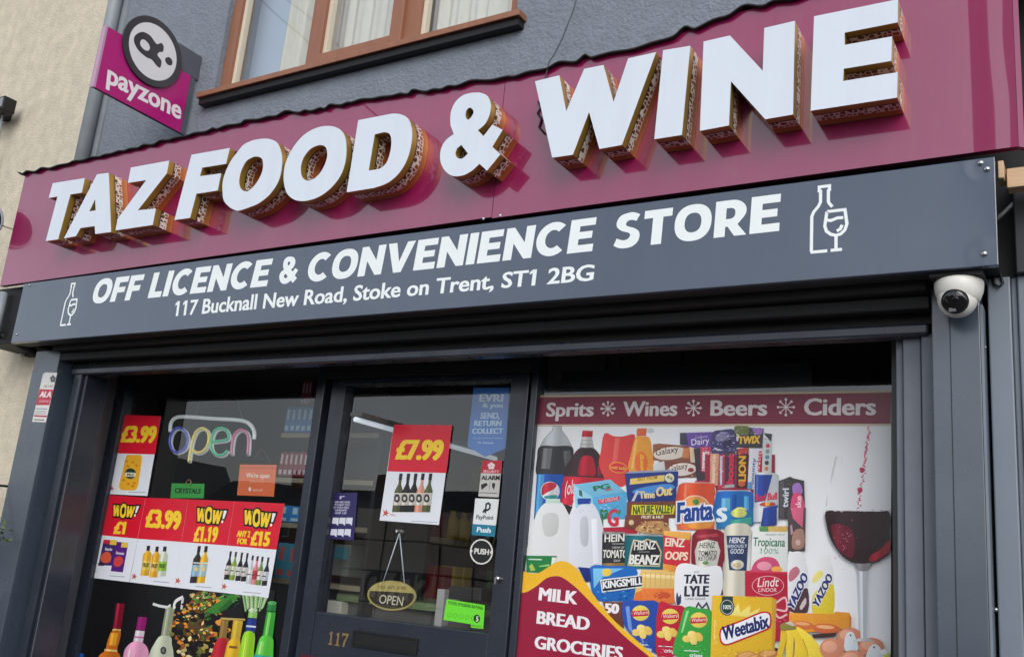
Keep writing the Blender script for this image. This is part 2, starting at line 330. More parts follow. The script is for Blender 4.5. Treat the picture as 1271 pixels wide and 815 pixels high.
class Art:
    """flat printed sheet at depth Y: coloured shapes laid over one another, one mesh"""
    STEP = .00016
    def __init__(s, Y, cv=(0, 0, 1), X=None):
        s.Y = Y; s.X = X; s.cv = cv; s.sh = []; s.pic = None
    def at(s, p):
        o = s.cv; px, py = o[0]+p[0]*o[2], o[1]+p[1]*o[2]
        if s.X is not None:
            q = WX(px, py, s.X); return Vector((q.y, q.z))
        q = W(px, py, s.Y); return Vector((q.x, q.z))
    def _add(s, col, vs, fs):
        x0 = min(v[0] for v in vs); x1 = max(v[0] for v in vs); z0 = min(v[1] for v in vs); z1 = max(v[1] for v in vs)
        lv = 0
        for (b, l) in ((q[3], q[4]) for q in s.sh):
            if b[0] < x1 and b[1] > x0 and b[2] < z1 and b[3] > z0: lv = max(lv, l+1)
        s.sh.append((col, vs, fs, (x0, x1, z0, z1), lv)); return s
    def poly(s, col, pts, holes=()):
        loops = [[s.at(p) for p in pts]]+[[s.at(p) for p in h] for h in holes]
        if s.pic is None or holes: return s.raw(col, loops)
        return s.picture(col, [(p[0], p[1]) for p in loops[0]])
    def picture(s, col, P):
        """a shape of a printed photograph: the picture's own modelling, in ink, as smooth colour across the shape"""
        x0 = min(p[0] for p in P); x1 = max(p[0] for p in P); z0 = min(p[1] for p in P); z1 = max(p[1] for p in P)
        if x1-x0 < .012 or z1-z0 < .012: return s.raw(col, [P])
        w = max(x1-x0, 1e-6); h = max(z1-z0, 1e-6); n = 8 if s.pic == 'cyl' else 3
        def f(x, z):
            u = (x-x0)/w; v = (z1-z)/h
            if s.pic == 'cyl': return .66+.52*math.exp(-((u-.30)/.2)**2)+.16*math.exp(-((u-.8)/.16)**2)-.08*v
            return 1.13-.16*u-.13*v
        lc = lin(col); vs = []; fs = []; vc = []
        def clip(Q, a, keep_gt):
            o = []
            for i, p in enumerate(Q):
                q = Q[(i+1) % len(Q)]; ip = (p[0] >= a) == keep_gt or p[0] == a; iq = (q[0] >= a) == keep_gt or q[0] == a
                if ip: o.append(p)
                if ip != iq: t = (a-p[0])/(q[0]-p[0]); o.append((a, p[1]+(q[1]-p[1])*t))
            return o
        for k in range(n):
            Q = P
            if k: Q = clip(Q, x0+w*k/n, True)
            if k < n-1 and len(Q) > 2: Q = clip(Q, x0+w*(k+1)/n, False)
            if len(Q) < 3: continue
            i = len(vs); vs += Q
            fs += [tuple(i+j for j in t) for t in tessellate_polygon([[Vector((p[0], p[1], 0)) for p in Q]])]
            for p in Q: m = f(*p); vc.append(tuple(min(1, c*m+(.05*(m-1) if m > 1 else 0)) for c in lc)+(1,))
        s._add(col, vs, fs)
        s.sh[-1] = s.sh[-1]+(vc,)
        return s
    def raw(s, col, loops):
        l3 = [[Vector((p[0], p[1], 0)) for p in l] for l in loops]
        flat = [(p[0], p[1]) for l in loops for p in l]
        return s._add(col, flat, [tuple(t) for t in tessellate_polygon(l3)])
    def curve(s, col, pts, n=5):
        return s.poly(col, spline(pts, n))
    def ell(s, col, cx, cy, rx, ry=None, rot=0, n=22):
        ry = rx if ry is None else ry; a = R_(rot)
        return s.poly(col, [(cx+rx*math.cos(t)*math.cos(a)-ry*math.sin(t)*math.sin(a), cy+rx*math.cos(t)*math.sin(a)+ry*math.sin(t)*math.cos(a)) for t in (2*math.pi*k/n for k in range(n))])
    def ring(s, col, cx, cy, r, w, ry=None, n=26):
        ry = r if ry is None else ry; T = [2*math.pi*k/n for k in range(n)]
        return s.poly(col, [(cx+r*math.cos(t), cy+ry*math.sin(t)) for t in T], [[(cx+(r-w)*math.cos(t), cy+(ry-w)*math.sin(t)) for t in T]])
    def line(s, col, w, pts):
        p = [s.at(q) for q in pts]
        e = (s.at((pts[0][0]+1, pts[0][1]))-s.at(pts[0])).length*w/2
        return s.stroke(col, e, p)
    def stroke(s, col, e, p):
        L = []; Rr = []
        for i, q in enumerate(p):
            d1 = (p[i]-p[i-1]).normalized() if i else Vector((0, 0)); d2 = (p[i+1]-p[i]).normalized() if i < len(p)-1 else Vector((0, 0)); t = (d1+d2).normalized(); n = Vector((-t.y, t.x)); k = 1
            if 0 < i < len(p)-1:
                t1 = (p[i]-p[i-1]).normalized(); k = 1/max(.5, n.dot(Vector((-t1.y, t1.x))))
            L.append(q+n*e*k); Rr.append(q-n*e*k)
        n = len(p); return s._add(col, [tuple(q) for q in L+Rr], [(i, i+1, n+i+1, n+i) for i in range(n-1)])
    def txt(s, body, p0, p1, top, col, off=.015, bold=0, boldy=0):
        vs, fs = glyphs(body, off)
        if not vs: return s
        x0 = min(v[0] for v in vs); x1 = max(v[0] for v in vs)
        a = s.at(p0); u = (s.at(p1)-a)/(x1-x0)
        tp = top if isinstance(top, (tuple, list)) else (p0[0]-(p0[1]-top)*s.lean(p0), top)
        v = (s.at(tp)-a)/CAPH
        sh = [0] if not bold else [-bold, bold, 0]
        if boldy: sh = [(x, y) for x in sh for y in (-boldy, boldy)]
        else: sh = [(x, 0) for x in sh]
        for dx, dy in sh: s._add(col, [tuple(a+u*(q[0]-x0+dx)+v*(q[1]+dy)) for q in vs], fs)
        return s
    def lean(s, p):      # pixels to the side per pixel down of a plumb line at p
        if s.X is not None: return 0
        px, py = s.cv[0]+p[0]*s.cv[2], s.cv[1]+p[1]*s.cv[2]
        a = W(px, py, s.Y); c = ROT.transposed() @ (a+Vector((0, 0, .05))-CAM)
        qx, qy = 635.5+FPX*c.x/-c.z, 407.5-FPX*c.y/-c.z
        return (qx-px)/(qy-py)
    def build(s, name, parent=None, back=.0008, m=None):
        vs = []; fs = []; cs = []
        sx = -1
        for it in s.sh:
            col, v, f, b, lv = it[:5]; i = len(vs)
            if s.X is not None: vs += [(s.X+s.STEP*lv, q[0], q[1]) for q in v]
            else: vs += [(q[0], s.Y-s.STEP*lv, q[1]) for q in v]
            fs += [tuple(i+k for k in t) for t in f]; cs += [[it[5][k] for k in t] for t in f] if len(it) > 5 else [(*lin(col), 1)]*len(f)
        # thickness of the sheet: the outline of the first shape carried back
        col, v, f, b, lv = s.sh[0][:5]
        if back:
            n = len(v); i = len(vs); d = s.Y if s.X is None else s.X
            if s.X is None: vs += [(q[0], d, q[1]) for q in v]+[(q[0], d+back, q[1]) for q in v]
            else: vs += [(d, q[0], q[1]) for q in v]+[(d-back, q[0], q[1]) for q in v]
            for k in range(n): fs.append((i+k, i+(k+1) % n, i+n+(k+1) % n, i+n+k)); cs.append((*lin(col), 1))
            for t in f: fs.append(tuple(i+n+k for k in t)); cs.append((.6, .6, .6, 1))
        me = bpy.data.meshes.new(name); me.from_pydata(vs, [], fs); me.materials.append(m or M['print'])
        at = me.color_attributes.new('Col', 'FLOAT_COLOR', 'CORNER')
        for p, c in zip(me.polygons, cs):
            for k, li in enumerate(p.loop_indices): at.data[li].color = c[k] if isinstance(c, list) else c
        o = bpy.data.objects.new(name, me); COL.objects.link(o)
        c = sum((q.co for q in me.vertices), Vector())/len(me.vertices)
        me.transform(Matrix.Translation(-c)); o.location = c
        if parent is not None: put(o, parent)
        return o

def spline(pts, n=5, closed=True):
    out = []; N = len(pts); P = [Vector((p[0], p[1])) for p in pts]
    for i in range(N if closed else N-1):
        g = (lambda k: P[k % N]) if closed else (lambda k: P[min(max(k, 0), N-1)])
        a, b, c, d = g(i-1), g(i), g(i+1), g(i+2)
        for k in range(n):
            t = k/n; q = .5*((2*b)+(c-a)*t+(2*a-5*b+4*c-d)*t*t+(3*b-a-3*c+d)*t**3); out.append((q.x, q.y))
    if not closed: out.append(tuple(P[-1]))
    return out
# ================================================================== ground and street behind the camera
GY = .24; FY = GY-.03; KF = (3+FY)/3.03                                   # plane of the shop glass
def Z(z): return z+CZ
tag(MB().box(-90, 60, -4.2, 8, -.3, 0).build('pavement', M['paving']), kind='structure')
tag(MB().box(-90, 60, -4.35, -4.2, -.3, .004).build('kerb', M['kerb']), kind='structure')
tag(MB().box(-400, 400, -400, -4.35, -.5, -.12).build('road', M['asphalt']), kind='structure')

# ================================================================== the shop building
shop = thing('shop_building', 'slate blue rendered building with dark grey shopfront under the maroon sign', 'building', (-2.4, 0, 0))
zt, xr = 6.2, 1.6
PX0 = -4.70                                 # edge between the two houses
wx0, wx1, wz0, wz1 = -3.83, -2.02, Z(2.235), Z(3.6)
m = MB()
m.box(PX0, wx0, 0, .3, Z(1.0), zt).box(wx1, xr, 0, .3, Z(1.0), zt).box(wx0, wx1, 0, .3, Z(1.0), wz0).box(wx0, wx1, 0, .3, wz1, zt)
m.build('upper_wall', M['blue_render'], shop)
# upper window, wood-grain plastic
wf = MB()
fy0, fy1 = .03, .1
zb = wz0+.012
px1, px2, px3, px4 = -3.225, -2.645, -2.555, -2.067
wf.box(wx0, -3.762, fy0, fy1, zb, wz1).box(px1-.012, px1+.05, fy0, fy1, zb, wz1).box(px2-.02, px3, fy0, fy1, zb, wz1).box(px4, wx1, fy0, fy1, zb, wz1)
for a, b in ((-3.762, px1-.012), (px1+.05, px2-.02), (px3, px4)): wf.box(a, b, fy0, fy1, zb, zb+.042).box(a, b, fy0, fy1, wz1-.05, wz1)
uw = wf.build('window_frame', M['brown'], shop, bevel=.004)
ms = MB(); sx0, sx1, sz0, sz1 = px1+.03, px2+.004, zb+.03, wz1-.03
ms.box(sx0, sx0+.062, .008, .07, sz0, sz1).box(sx1-.062, sx1, .008, .07, sz0, sz1).box(sx0+.062, sx1-.062, .008, .07, sz0, sz0+.06).box(sx0+.062, sx1-.062, .008, .07, sz1-.06, sz1)
ms.build('opening_sash', M['brown'], uw, bevel=.004)
bd = MB()
for a, b, z0, y in ((-3.762, px1-.012, zb+.042, .045), (sx0+.062, sx1-.062, sz0+.06, .03), (px3, px4, zb+.042, .045)):
    bd.box(a, a+.022, y, y+.03, z0, wz1-.06).box(b-.014, b, y, y+.03, z0, wz1-.06).box(a+.022, b-.014, y, y+.03, z0, z0+.014)
bd.build('glazing_bead', M['bead'], uw)
for a, b, y in ((-3.75, px1, .07), (sx0+.05, sx1-.05, .055), (px3-.01, px4+.01, .07)):
    MB().face([(a, y, zb+.02), (b, y, zb+.02), (b, y, wz1-.02), (a, y, wz1-.02)]).build('pane', M['glass_up'], uw)
sillz = wz0+.012
MB().box(-3.885, -1.965, -.062, .06, sillz-.03, sillz-.001).build('window_sill', M['brown'], shop, bevel=.003)
MB().box(-3.875, -1.975, -.045, -.001, sillz-.062, sillz-.031).build('sill_shadow', M['black'], shop)  # black strip standing in for the dark shadow under the sill
MB().box(-4.5, -1.4, 1.6, 1.7, wz0-.3, wz1+.5).box(-4.5, -1.4, .32, 1.6, wz1+.4, wz1+.5).box(-4.5, -4.4, .32, 1.6, wz0-.3, wz1+.4).box(-1.5, -1.4, .32, 1.6, wz0-.3, wz1+.4).box(-4.5, -1.4, .32, 1.7, wz0-.4, wz0-.3).build('upper_room', M['room'], shop)

def curtain(x0, x1, lab, amp=.02, seed=0, y=.2):
    rnd = random.Random(seed); ph = [rnd.uniform(0, 6) for _ in range(4)]; n = 90; vs = []; fs = []
    for j in range(9):
        z = wz0-.05+(wz1-wz0+.1)*j/8
        for i in range(n+1):
            t = i/n; x = x0+(x1-x0)*t
            vs.append((x, y+amp*(math.sin(t*38+ph[0]+.3*j*.3)+.6*math.sin(t*71+ph[1])+.5*math.sin(t*17+ph[2]+j*.2)), z))
    for j in range(8):
        for i in range(n): a = j*(n+1)+i; fs.append((a, a+1, a+n+2, a+n+1))
    o = MB().mesh(vs, fs, 0, True).build('net_curtain', M['curtain']); tag(o, lab, 'curtain', 'net curtains behind the upstairs window')
curtain(-3.56, -3.2, 'gathered cream net curtain behind the first upstairs pane from the pink hanging sign', seed=1, y=.17)
curtain(-3.2, -2.62, 'straight white net curtain behind the opening middle sash upstairs', amp=.007, seed=2, y=.15)
curtain(-2.6, -2.0, 'white net curtain behind the upstairs pane above the ampersand', amp=.014, seed=3, y=.16)
tag(MB().box(-3.85, -3.5, .205, .208, wz0-.05, wz1+.05).build('window_blind', mat('pale blue blind', (186, 204, 226), .8, var=.03)), 'plain pale blue blind at the left edge of the upstairs window', 'blind')
# pilasters, shutter guides, jambs
SB = Z(.905)                                # underside of the lower sign
def pilaster(x0, x1, xs=None):
    p = MB(); p.box(x0, x1, -.15, -.03, 0, SB-.004)
    o = p.build('pilaster', M['anthracite'], shop, bevel=.003); return o
pilaster(-4.635, -4.433); pilaster(-.4145, -.291)
MB().box(-.2905, -.2835, -.152, -.03, 0, SB-.06).build('pilaster_edge', M['chrome'] if False else M['sheet'], shop)
m = MB(); m.box(-.3685, -.3665, -.1515, -.149, 0, SB-.01); m.build('pilaster_seam', M['black'], shop)
MB().box(-4.72, -4.637, -.05, .05, 0, SB).build('corner_trim', M['soffit'], shop)
# shutter guide rails
g = MB(); g.box(-4.37, -4.315, -.09, .06, 0, Z(.79)).box(-4.31, -4.295, -.075, .06, 0, Z(.79)); g.build('shutter_guide', M['frame_dark'], shop, bevel=.003)
g = MB(); g.box(-.455, -.416, -.075, .06, 0, Z(.79)).box(-.508, -.459, -.055, .06, 0, Z(.79)).box(-.532, -.511, -.03, .06, 0, Z(.79)); g.build('shutter_guide', M['jamb'], shop, bevel=.004)
m = MB(); m.box(-4.433, -4.372, -.03, .06, 0, SB); m.build('guide_recess', M['black'], shop)
# left reveal, facing the window
m = MB(); m.face([(-4.294, -.07, 0), (W(138, 515, FY).x, FY, 0), (W(138, 515, FY).x, FY, Z(.9)), (-4.294, -.07, Z(.88))])
m.face([(-4.2935, -.074, 0), (-4.2935, -.07, 0), (-4.2935, -.07, Z(.88)), (-4.2935, -.074, Z(.88))])
m.build('reveal_panel', M['jamb'], shop)
# shutter box soffit and bottom bar
m = MB()
m.box(-4.63, -.29, -.27, -.2, SB+.004, SB+.03).box(-4.43, -.42, -.2, .06, SB-.02, SB+.02)
m.box(-4.43, -.42, -.148, -.1, SB-.06, SB-.021)
m.build('shutter_box', M['soffit'], shop, bevel=.004)
m = MB(); m.box(-4.40, -.43, -.095, -.03, Z(.782), Z(.818)); m.build('shutter_bottom_bar', M['frame_dark'], shop, bevel=.008)
m = MB(); m.box(-4.42, -.42, -.07, -.02, Z(.82), SB-.022); m.build('shutter_curtain', M['soffit'], shop)
m = MB(); m.box(-4.99, -4.66, -.22, -.03, Z(.93), Z(1.235)); m.build('shutter_end_box', M['black'], shop, bevel=.004)
m = MB(); m.tube([(-4.86, -.25, Z(.96)), (-4.87, -.25, Z(1.2))], .022, 12); m.build('conduit', M['pipe'], shop)
m = MB(); a = W(-20, 405, -.28); b = W(60, 446, -.06); m.tube([a, b], .018, 8); m.build('stay_bar', M['black'], shop)
m = MB(); m.box(-4.9, xr, -.05, .02, Z(.91), Z(1.9)); m.build('sign_backing', M['black'], shop)

# shopfront frames
HT = Z(.93); BY = GY+.05
kk = lambda v: v*KF
fl0, fl1 = W(138, 515, FY).x+.001, W(150, 515, FY).x
m = MB()
m.box(fl0, fl1, FY, BY, .35, HT)                         # window stile by the reveal
m.box(kk(-2.868), kk(-2.822), FY, BY, 0, HT)               # mullion
m.box(kk(-1.812), kk(-1.784), FY, BY, 0, HT)
m.box(kk(-.556), kk(-.53), FY, BY, .35, HT)
m.box(fl1, kk(-2.868), FY, BY, .35, .42).box(kk(-1.784), kk(-.556), FY, BY, .35, .42)
m.box(fl0, kk(-2.868), FY-.01, BY+.02, 0, .35).box(kk(-1.784), kk(-.53), FY-.01, BY+.02, 0, .35)
m.build('shopfront_frame', M['frame_dark'], shop, bevel=.004)
m = MB(); m.box(kk(-2.82), kk(-1.814), FY-.002, BY-.002, Z(kk(.745)), HT); m.build('door_head', M['soffit'], shop, bevel=.003)
a, b = fl1-.01, kk(-2.86)
MB().face([(a, GY, .4), (b, GY, .4), (b, GY, HT), (a, GY, HT)]).build('shop_window_pane', M['glass'], shop)
a, b = kk(-1.79), kk(-.55)
MB().face([(a, GY, .4), (b, GY, .4), (b, GY, HT), (a, GY, HT)]).build('shop_window_pane', M['glass'], shop)
# door
dx0, dx1, dgl, dgr, dzb, dzt = kk(-2.782), kk(-1.822), kk(-2.706), kk(-1.898), Z(kk(-.19)), Z(kk(.715))
dt = Z(kk(.742))
m = MB(); m.box(dx0, dgl, FY, BY-.01, .02, dt).box(dgr, dx1, FY, BY-.01, .02, dt).box(dgl, dgr, FY, BY-.01, dzt, dt).box(dgl, dgr, FY, BY-.01, Z(-.45), dzb).box(dgl, dgr, FY+.015, BY-.02, .3, Z(-.45)).box(dgl, dgr, FY, BY-.01, .02, .3)
door = m.build('door', M['frame_dark'], shop, bevel=.004)
MB().face([(dgl-.01, GY, dzb-.01), (dgr+.01, GY, dzb-.01), (dgr+.01, GY, dzt+.01), (dgl-.01, GY, dzt+.01)]).build('door_pane', M['glass'], door)
m = MB()
a, b = kk(-2.5), kk(-2.195); z0, z1 = Z(kk(-.297)), Z(kk(-.238)); y0, y1, y2 = FY-.008, FY-.0005, FY-.005
m.box(a, b, y0, y1, z0, z0+.007).box(a, b, y0, y1, z1-.007, z1).box(a, a+.007, y0, y1, z0+.007, z1-.007).box(b-.007, b, y0, y1, z0+.007, z1-.007).box(a+.007, b-.007, y2, y1, z0+.007, z1-.007)
m.build('letter_plate', M['black'], door, bevel=.0015)
q = W(620, 718, FY); m = MB(); m.lathe([(.0, -.022), (.009, -.022), (.011, -.018), (.011, -.004), (.014, 0)], (q.x, FY, q.z), (0, 1, 0), 16).box(q.x-.003, q.x+.003, FY-.03, FY-.02, q.z-.02, q.z+.004); m.build('lock', M['chrome'], door)
pa = W(406, 799, FY); pb = W(432, 799.5, FY); pw = (pb.x-pa.x)/3
def slab_digit(x, ch):
    z = pa.z; h = .052; L = lambda pts: [(x+u*pw, FY-.0035, z+v*h) for u, v in pts]
    if ch == '1': pts = [(.18, 0), (.82, 0), (.82, .09), (.62, .12), (.62, 1), (.5, 1), (.2, .84), (.2, .76), (.4, .8), (.4, .12), (.18, .09)]
    else: pts = [(.3, 0), (.54, 0), (.62, .35), (.96, .88), (.96, 1), (.1, 1), (.06, .72), (.14, .72), (.22, .84), (.74, .84), (.4, .4)]
    MB().plate(L(pts), FY-.0005).build('door_number', M['gold'], door)
for k, ch in enumerate('117'): slab_digit(pa.x+k*pw, ch)
m = MB(); q0 = W(374, 811, FY); q1 = W(432, 815.5, FY); m.box(q0.x, q1.x, FY-.0035, FY-.0005, q0.z-.09, q0.z); m.build('kick_plate', mat('dark red sheet', (82, 18, 34), .4), door)

# interior of the shop
ix0, ix1, iy0, iy1, izt = -5.2, .9, GY+.08, 4.6, Z(1.02)
MB().box(ix0, ix1, iy1, iy1+.1, 0, izt).box(ix0-.1, ix0, iy0, iy1, 0, izt).box(ix1, ix1+.1, iy0, iy1, 0, izt).build('interior_wall', M['in_wall'], shop)
MB().box(ix0, ix1, iy0, iy1, izt, izt+.1).build('interior_ceiling', M['in_ceil'], shop)
MB().box(ix0, ix1, iy0, iy1, -.05, .003).build('interior_floor', M['in_floor'], shop)
MB().box(ix0, fl0-.002, FY, iy0, 0, izt).box(kk(-.53), ix1, .065, iy0, 0, izt)  .box(fl0-.002, kk(-.53), FY, iy0, HT+.001, izt).build('interior_front_wall', M['in_wall'], shop)

# ================================================================== neighbours
nb = thing('neighbouring_house', 'cream roughcast house beside the grey downpipe', 'house', (-8, 0, 0))
MB().box(-14, -4.83, -.02, .3, 0, 6.2).build('wall', M['cream'], nb)
dp = thing('drainpipe', 'grey vertical downpipe between the cream wall and the slate blue wall', 'drainpipe', (-4.765, -.06, 1.5))
MB().box(-4.829, -4.70, -.014, .2, Z(1.0), 6.2).build('flashing_strip', M['pipe'], dp)
MB().tube([(-4.765, -.05, Z(1.2)), (-4.765, -.05, 6.2)], .038, 14).build('pipe', M['pipe'], dp)
for z in (Z(3.4),): MB().lathe([(.039, -.02), (.046, -.018), (.046, .018), (.039, .02)], (-4.765, -.05, z), (0, 0, 1), 14).build('pipe_collar', M['pipe'], dp)
rn = thing('neighbouring_shopfront', 'pale grey ribbed steel shutter casing right of the camera pilaster', 'shopfront', (.4, -.08, 0))
m = MB(); x = -.275
while x < 1.4:
    m.box(x, x+.058, -.105, -.06, 0, Z(.935)).box(x+.058, x+.075, -.09, -.06, 0, Z(.935)); x += .075
m.build('ribbed_sheet', M['sheet'], rn, bevel=.004)
MB().box(-.282, 1.4, -.02, .0, 0, Z(1.5)).build('back_panel', M['black'], rn)
MB().box(-.2, -.14, -.13, -.02, Z(.935), Z(1.24)).build('dark_post', M['rack'], rn, bevel=.004)
for px, py in ((1222, 431), (1236, 756)):
    q = W(px, py, -.105); MB().lathe([(0, -.006), (.005, -.005), (.006, 0)], (q.x, -.105, q.z), (0, 1, 0), 10).build('screw', M['chrome'], rn)

# timber battens beyond the lower sign
a, b = W(1234, 224, -.25), W(1246, 201, -.25)
tag(MB().box(-.224, b.x, -.262, -.2, a.z, min(b.z, Z(1.226))).build('timber_batten', M['timber'], bevel=.002), 'short sawn timber offcut at the top corner of the grey sign', 'batten', 'bare timber battens at the end of the grey sign')
a, b = W(1271, 231, -.24), W(1271, 207, -.24)
tag(MB().box(-.205, .3, -.242, -.195, a.z, min(b.z, Z(1.222))).build('timber_batten', M['timber'], bevel=.002), 'long pale timber batten running on past the end of the grey sign', 'batten', 'bare timber battens at the end of the grey sign')
tag(MB().tube([W(1231, 277, -.12), W(1246, 264, -.12), W(1271, 240, -.12), W(1290, 226, -.12)], .006, 6).build('stay_rod', M['pipe']), 'thin grey rod slanting in the dark gap beside the grey sign', 'rod')
tag(MB().tube([W(1232, 352, -.11)+Vector(p) for p in ((0, 0, .03), (.004, 0, 0), (.016, -.004, -.012), (.026, 0, 0), (.02, 0, .03))], .004, 6).build('cable_loop', M['black']), 'small loop of black cable hanging beside the dome camera', 'cable')

# ================================================================== main fascia sign
PY = -.27; FYL = PY-.105
def top(x):           # the flashing sags in the middle
    k = [(-5, 1.853), (-4.2, 1.851), (-3.3, 1.857), (-2.6, 1.834), (-2.1, 1.805), (-1.75, 1.79), (-1.3, 1.797), (-.93, 1.845), (-.1, 1.86)]
    for (a, b), (c, d) in zip(k, k[1:]):
        if x <= c:
            t = max(0, (x-a)/(c-a)); t = t*t*(3-2*t); return Z(b+(d-b)*t)
    return Z(k[-1][1])
fs_ = thing('fascia_sign', 'long glossy maroon shop sign with big white 3D letters', 'sign', (-2.5, PY, Z(1.24)))
def panel(x0, x1, dz=0):
    n = max(2, int((x1-x0)/.12)); tp = [(x1+(x0-x1)*i/n, PY, top(x1+(x0-x1)*i/n)+.012) for i in range(n+1)]
    return MB().plate([(x0, PY, Z(1.231+dz)), (x1, PY, Z(1.247))]+tp, PY+.025).build('panel', M['maroon'], fs_)
panel(-4.885, -1.858); panel(-1.8555, -.172, .011)
# folded end strip of the cladding
MB().plate([(-.171, PY+.002, Z(1.247)), (-.158, PY+.014, Z(1.247)), (-.158, PY+.014, Z(1.87)), (-.171, PY+.002, Z(1.87))], PY+.03).build('folded_edge', M['maroon'], fs_)
for px, py in ((600, 271.5), (621, 267.5)):
    q = W(px, py, PY); MB().lathe([(0, -.004), (.004, -.003), (.005, 0)], (q.x, PY, q.z), (0, 1, 0), 10).build('rivet', M['letter_white'], fs_)

def cvt(ox, oy, s, pts): return [(ox+x*s, oy+y*s) for x, y in pts]
T1 = (0, 180, .1472); T3 = (120, 180, .1731); T4 = (300, 110, .2208); T5 = (520, 90, .2210); T6 = (650, 40, .2332); T7 = (860, 0, .2332)
def mix(pts):          # points with 'c' marks smoothed runs: list of segments, each a list; segments of >3 points are splined open
    out = []
    for seg, smooth in pts: out += spline(seg, 5, False) if smooth else list(seg)
    return out
LET = [
 ([cvt(*T1, [(445, 322), (716, 279), (690, 402), (594, 417), (490, 795), (385, 810), (485, 434), (410, 447)])], 'T'),
 ([cvt(*T1, [(818, 247), (917, 235), (937, 733), (803, 750), (798, 683), (678, 700), (640, 768), (538, 788)]), cvt(*T1, [(803, 455), (806, 551), (753, 559)])], 'A'),
 ([cvt(*T3, [(245, 162), (520, 112), (503, 203), (295, 468), (425, 455), (402, 573), (135, 612), (150, 530), (355, 252), (224, 272)])], 'Z'),
 ([cvt(*T3, [(680, 70), (955, 22), (928, 135), (757, 163), (740, 224), (893, 203), (868, 326), (715, 350), (670, 522), (557, 538)])], 'F'),
 ([spline(cvt(*T4, [(8, 318), (40, 300), (75, 288), (145, 282), (200, 305), (224, 365), (226, 440), (207, 520), (162, 590), (100, 642), (40, 668), (-5, 683)])+cvt(*T3, [(1005, 470), (960, 450), (915, 405), (903, 350), (903, 270), (925, 190), (965, 110), (1010, 50)]), 4),
   spline(cvt(*T3, [(1150, 83), (1185, 100), (1193, 150), (1180, 210), (1140, 280), (1095, 325), (1060, 331), (1032, 310), (1022, 260), (1035, 190), (1070, 120), (1110, 92)]), 4)], 'O'),
 ([spline(cvt(*T4, [(235, 490), (250, 410), (290, 330), (345, 265), (410, 225), (480, 210), (540, 222), (578, 262), (589, 330), (583, 410), (555, 490), (500, 560), (430, 610), (350, 632), (288, 620), (248, 575)]), 4),
   spline(cvt(*T4, [(440, 318), (472, 330), (481, 370), (470, 420), (440, 475), (400, 510), (362, 516), (337, 490), (333, 440), (350, 385), (390, 337)]), 4)], 'O'),
 ([cvt(*T4, mix([([(655, 178)], 0), ([(845, 141), (890, 144), (928, 162), (950, 198), (958, 255), (950, 330), (925, 410), (880, 480), (820, 530), (745, 558)], 1), ([(590, 583)], 0)])),
   cvt(*T4, mix([([(748, 258)], 0), ([(800, 245), (830, 254), (841, 290), (836, 350), (815, 415), (780, 448), (755, 455)], 1), ([(714, 461)], 0)]))], 'D'),
 ([cvt(*T5, mix([([(340, 113), (382, 130), (403, 175), (397, 235), (372, 288), (331, 325)], 1), ([(362, 358), (412, 293), (470, 323), (412, 418), (457, 460), (382, 552), (340, 513)], 0), ([(300, 550), (250, 577), (190, 581), (145, 550), (120, 495), (124, 430), (152, 380), (196, 346)], 1), ([(178, 300), (176, 255), (183, 210), (208, 162), (250, 127), (300, 114)], 1)])),
   spline(cvt(*T5, [(285, 198), (303, 210), (305, 230), (290, 255), (273, 265), (262, 245), (266, 215)]), 4),
   cvt(*T5, mix([([(238, 407)], 0), ([(275, 455), (245, 482), (217, 480), (205, 455), (215, 425)], 1)]))], '&'),
 ([cvt(*T6, [(60, 262), (190, 230), (226, 422), (322, 196), (425, 175), (478, 372), (556, 140), (705, 107), (523, 600), (403, 622), (348, 425), (262, 652), (152, 668)])], 'W'),
 ([cvt(*T6, [(742, 97), (887, 73), (842, 547), (695, 570)])], 'I'),
 ([cvt(*T7, [(57, 222), (197, 190), (372, 378), (380, 150), (543, 112), (533, 610), (385, 635), (203, 433), (192, 668), (37, 697)])], 'N'),
 ([cvt(*T7, [(645, 88), (1092, -3), (1090, 120), (808, 175), (808, 240), (1060, 195), (1056, 325), (803, 367), (800, 432), (1090, 385), (1087, 520), (627, 590)])], 'E'),
]
for loops, ch in LET:
    L = [[W(p[0], p[1], FYL) for p in l] for l in loops]
    m = MB(); m.plate(L[0], PY-.001, 0, L[1:], 1)
    m.build('raised_letter', [M['letter_white'], M['return']], fs_)

# corrugated sheet laid over the sign top
rnd = random.Random(4); wv = []; x = -4.95
while x < .1:
    wv.append((x, rnd.uniform(-.003, .003))); x += rnd.uniform(.02, .07); wv.append((x, rnd.choice((.004, .007, .011, .018))*rnd.uniform(.7, 1.2))); x += rnd.uniform(.02, .1)
vs = []; fs = []; n = 420
for i in range(n+1):
    x = -4.93+5.0*i/n
    for (a, b), (c, d) in zip(wv, wv[1:]):
        if a <= x <= c: t = (x-a)/(c-a); t = t*t*(3-2*t); h = b+(d-b)*t; break
    else: h = 0
    zz = top(x)+h
    vs += [(x, PY-.02, zz-.004), (x, PY-.02, zz+.001), (x, -.002, zz+.03), (x, -.002, zz+.025)]
for i in range(n):
    a = i*4; b = a+4
    for k in range(4): fs.append((a+k, a+(k+1) % 4, b+(k+1) % 4, b+k))
tag(MB().mesh(vs, fs).build('flashing_sheet', M['black']), 'dark wavy-edged flashing sheet along the top of the maroon sign', 'flashing')

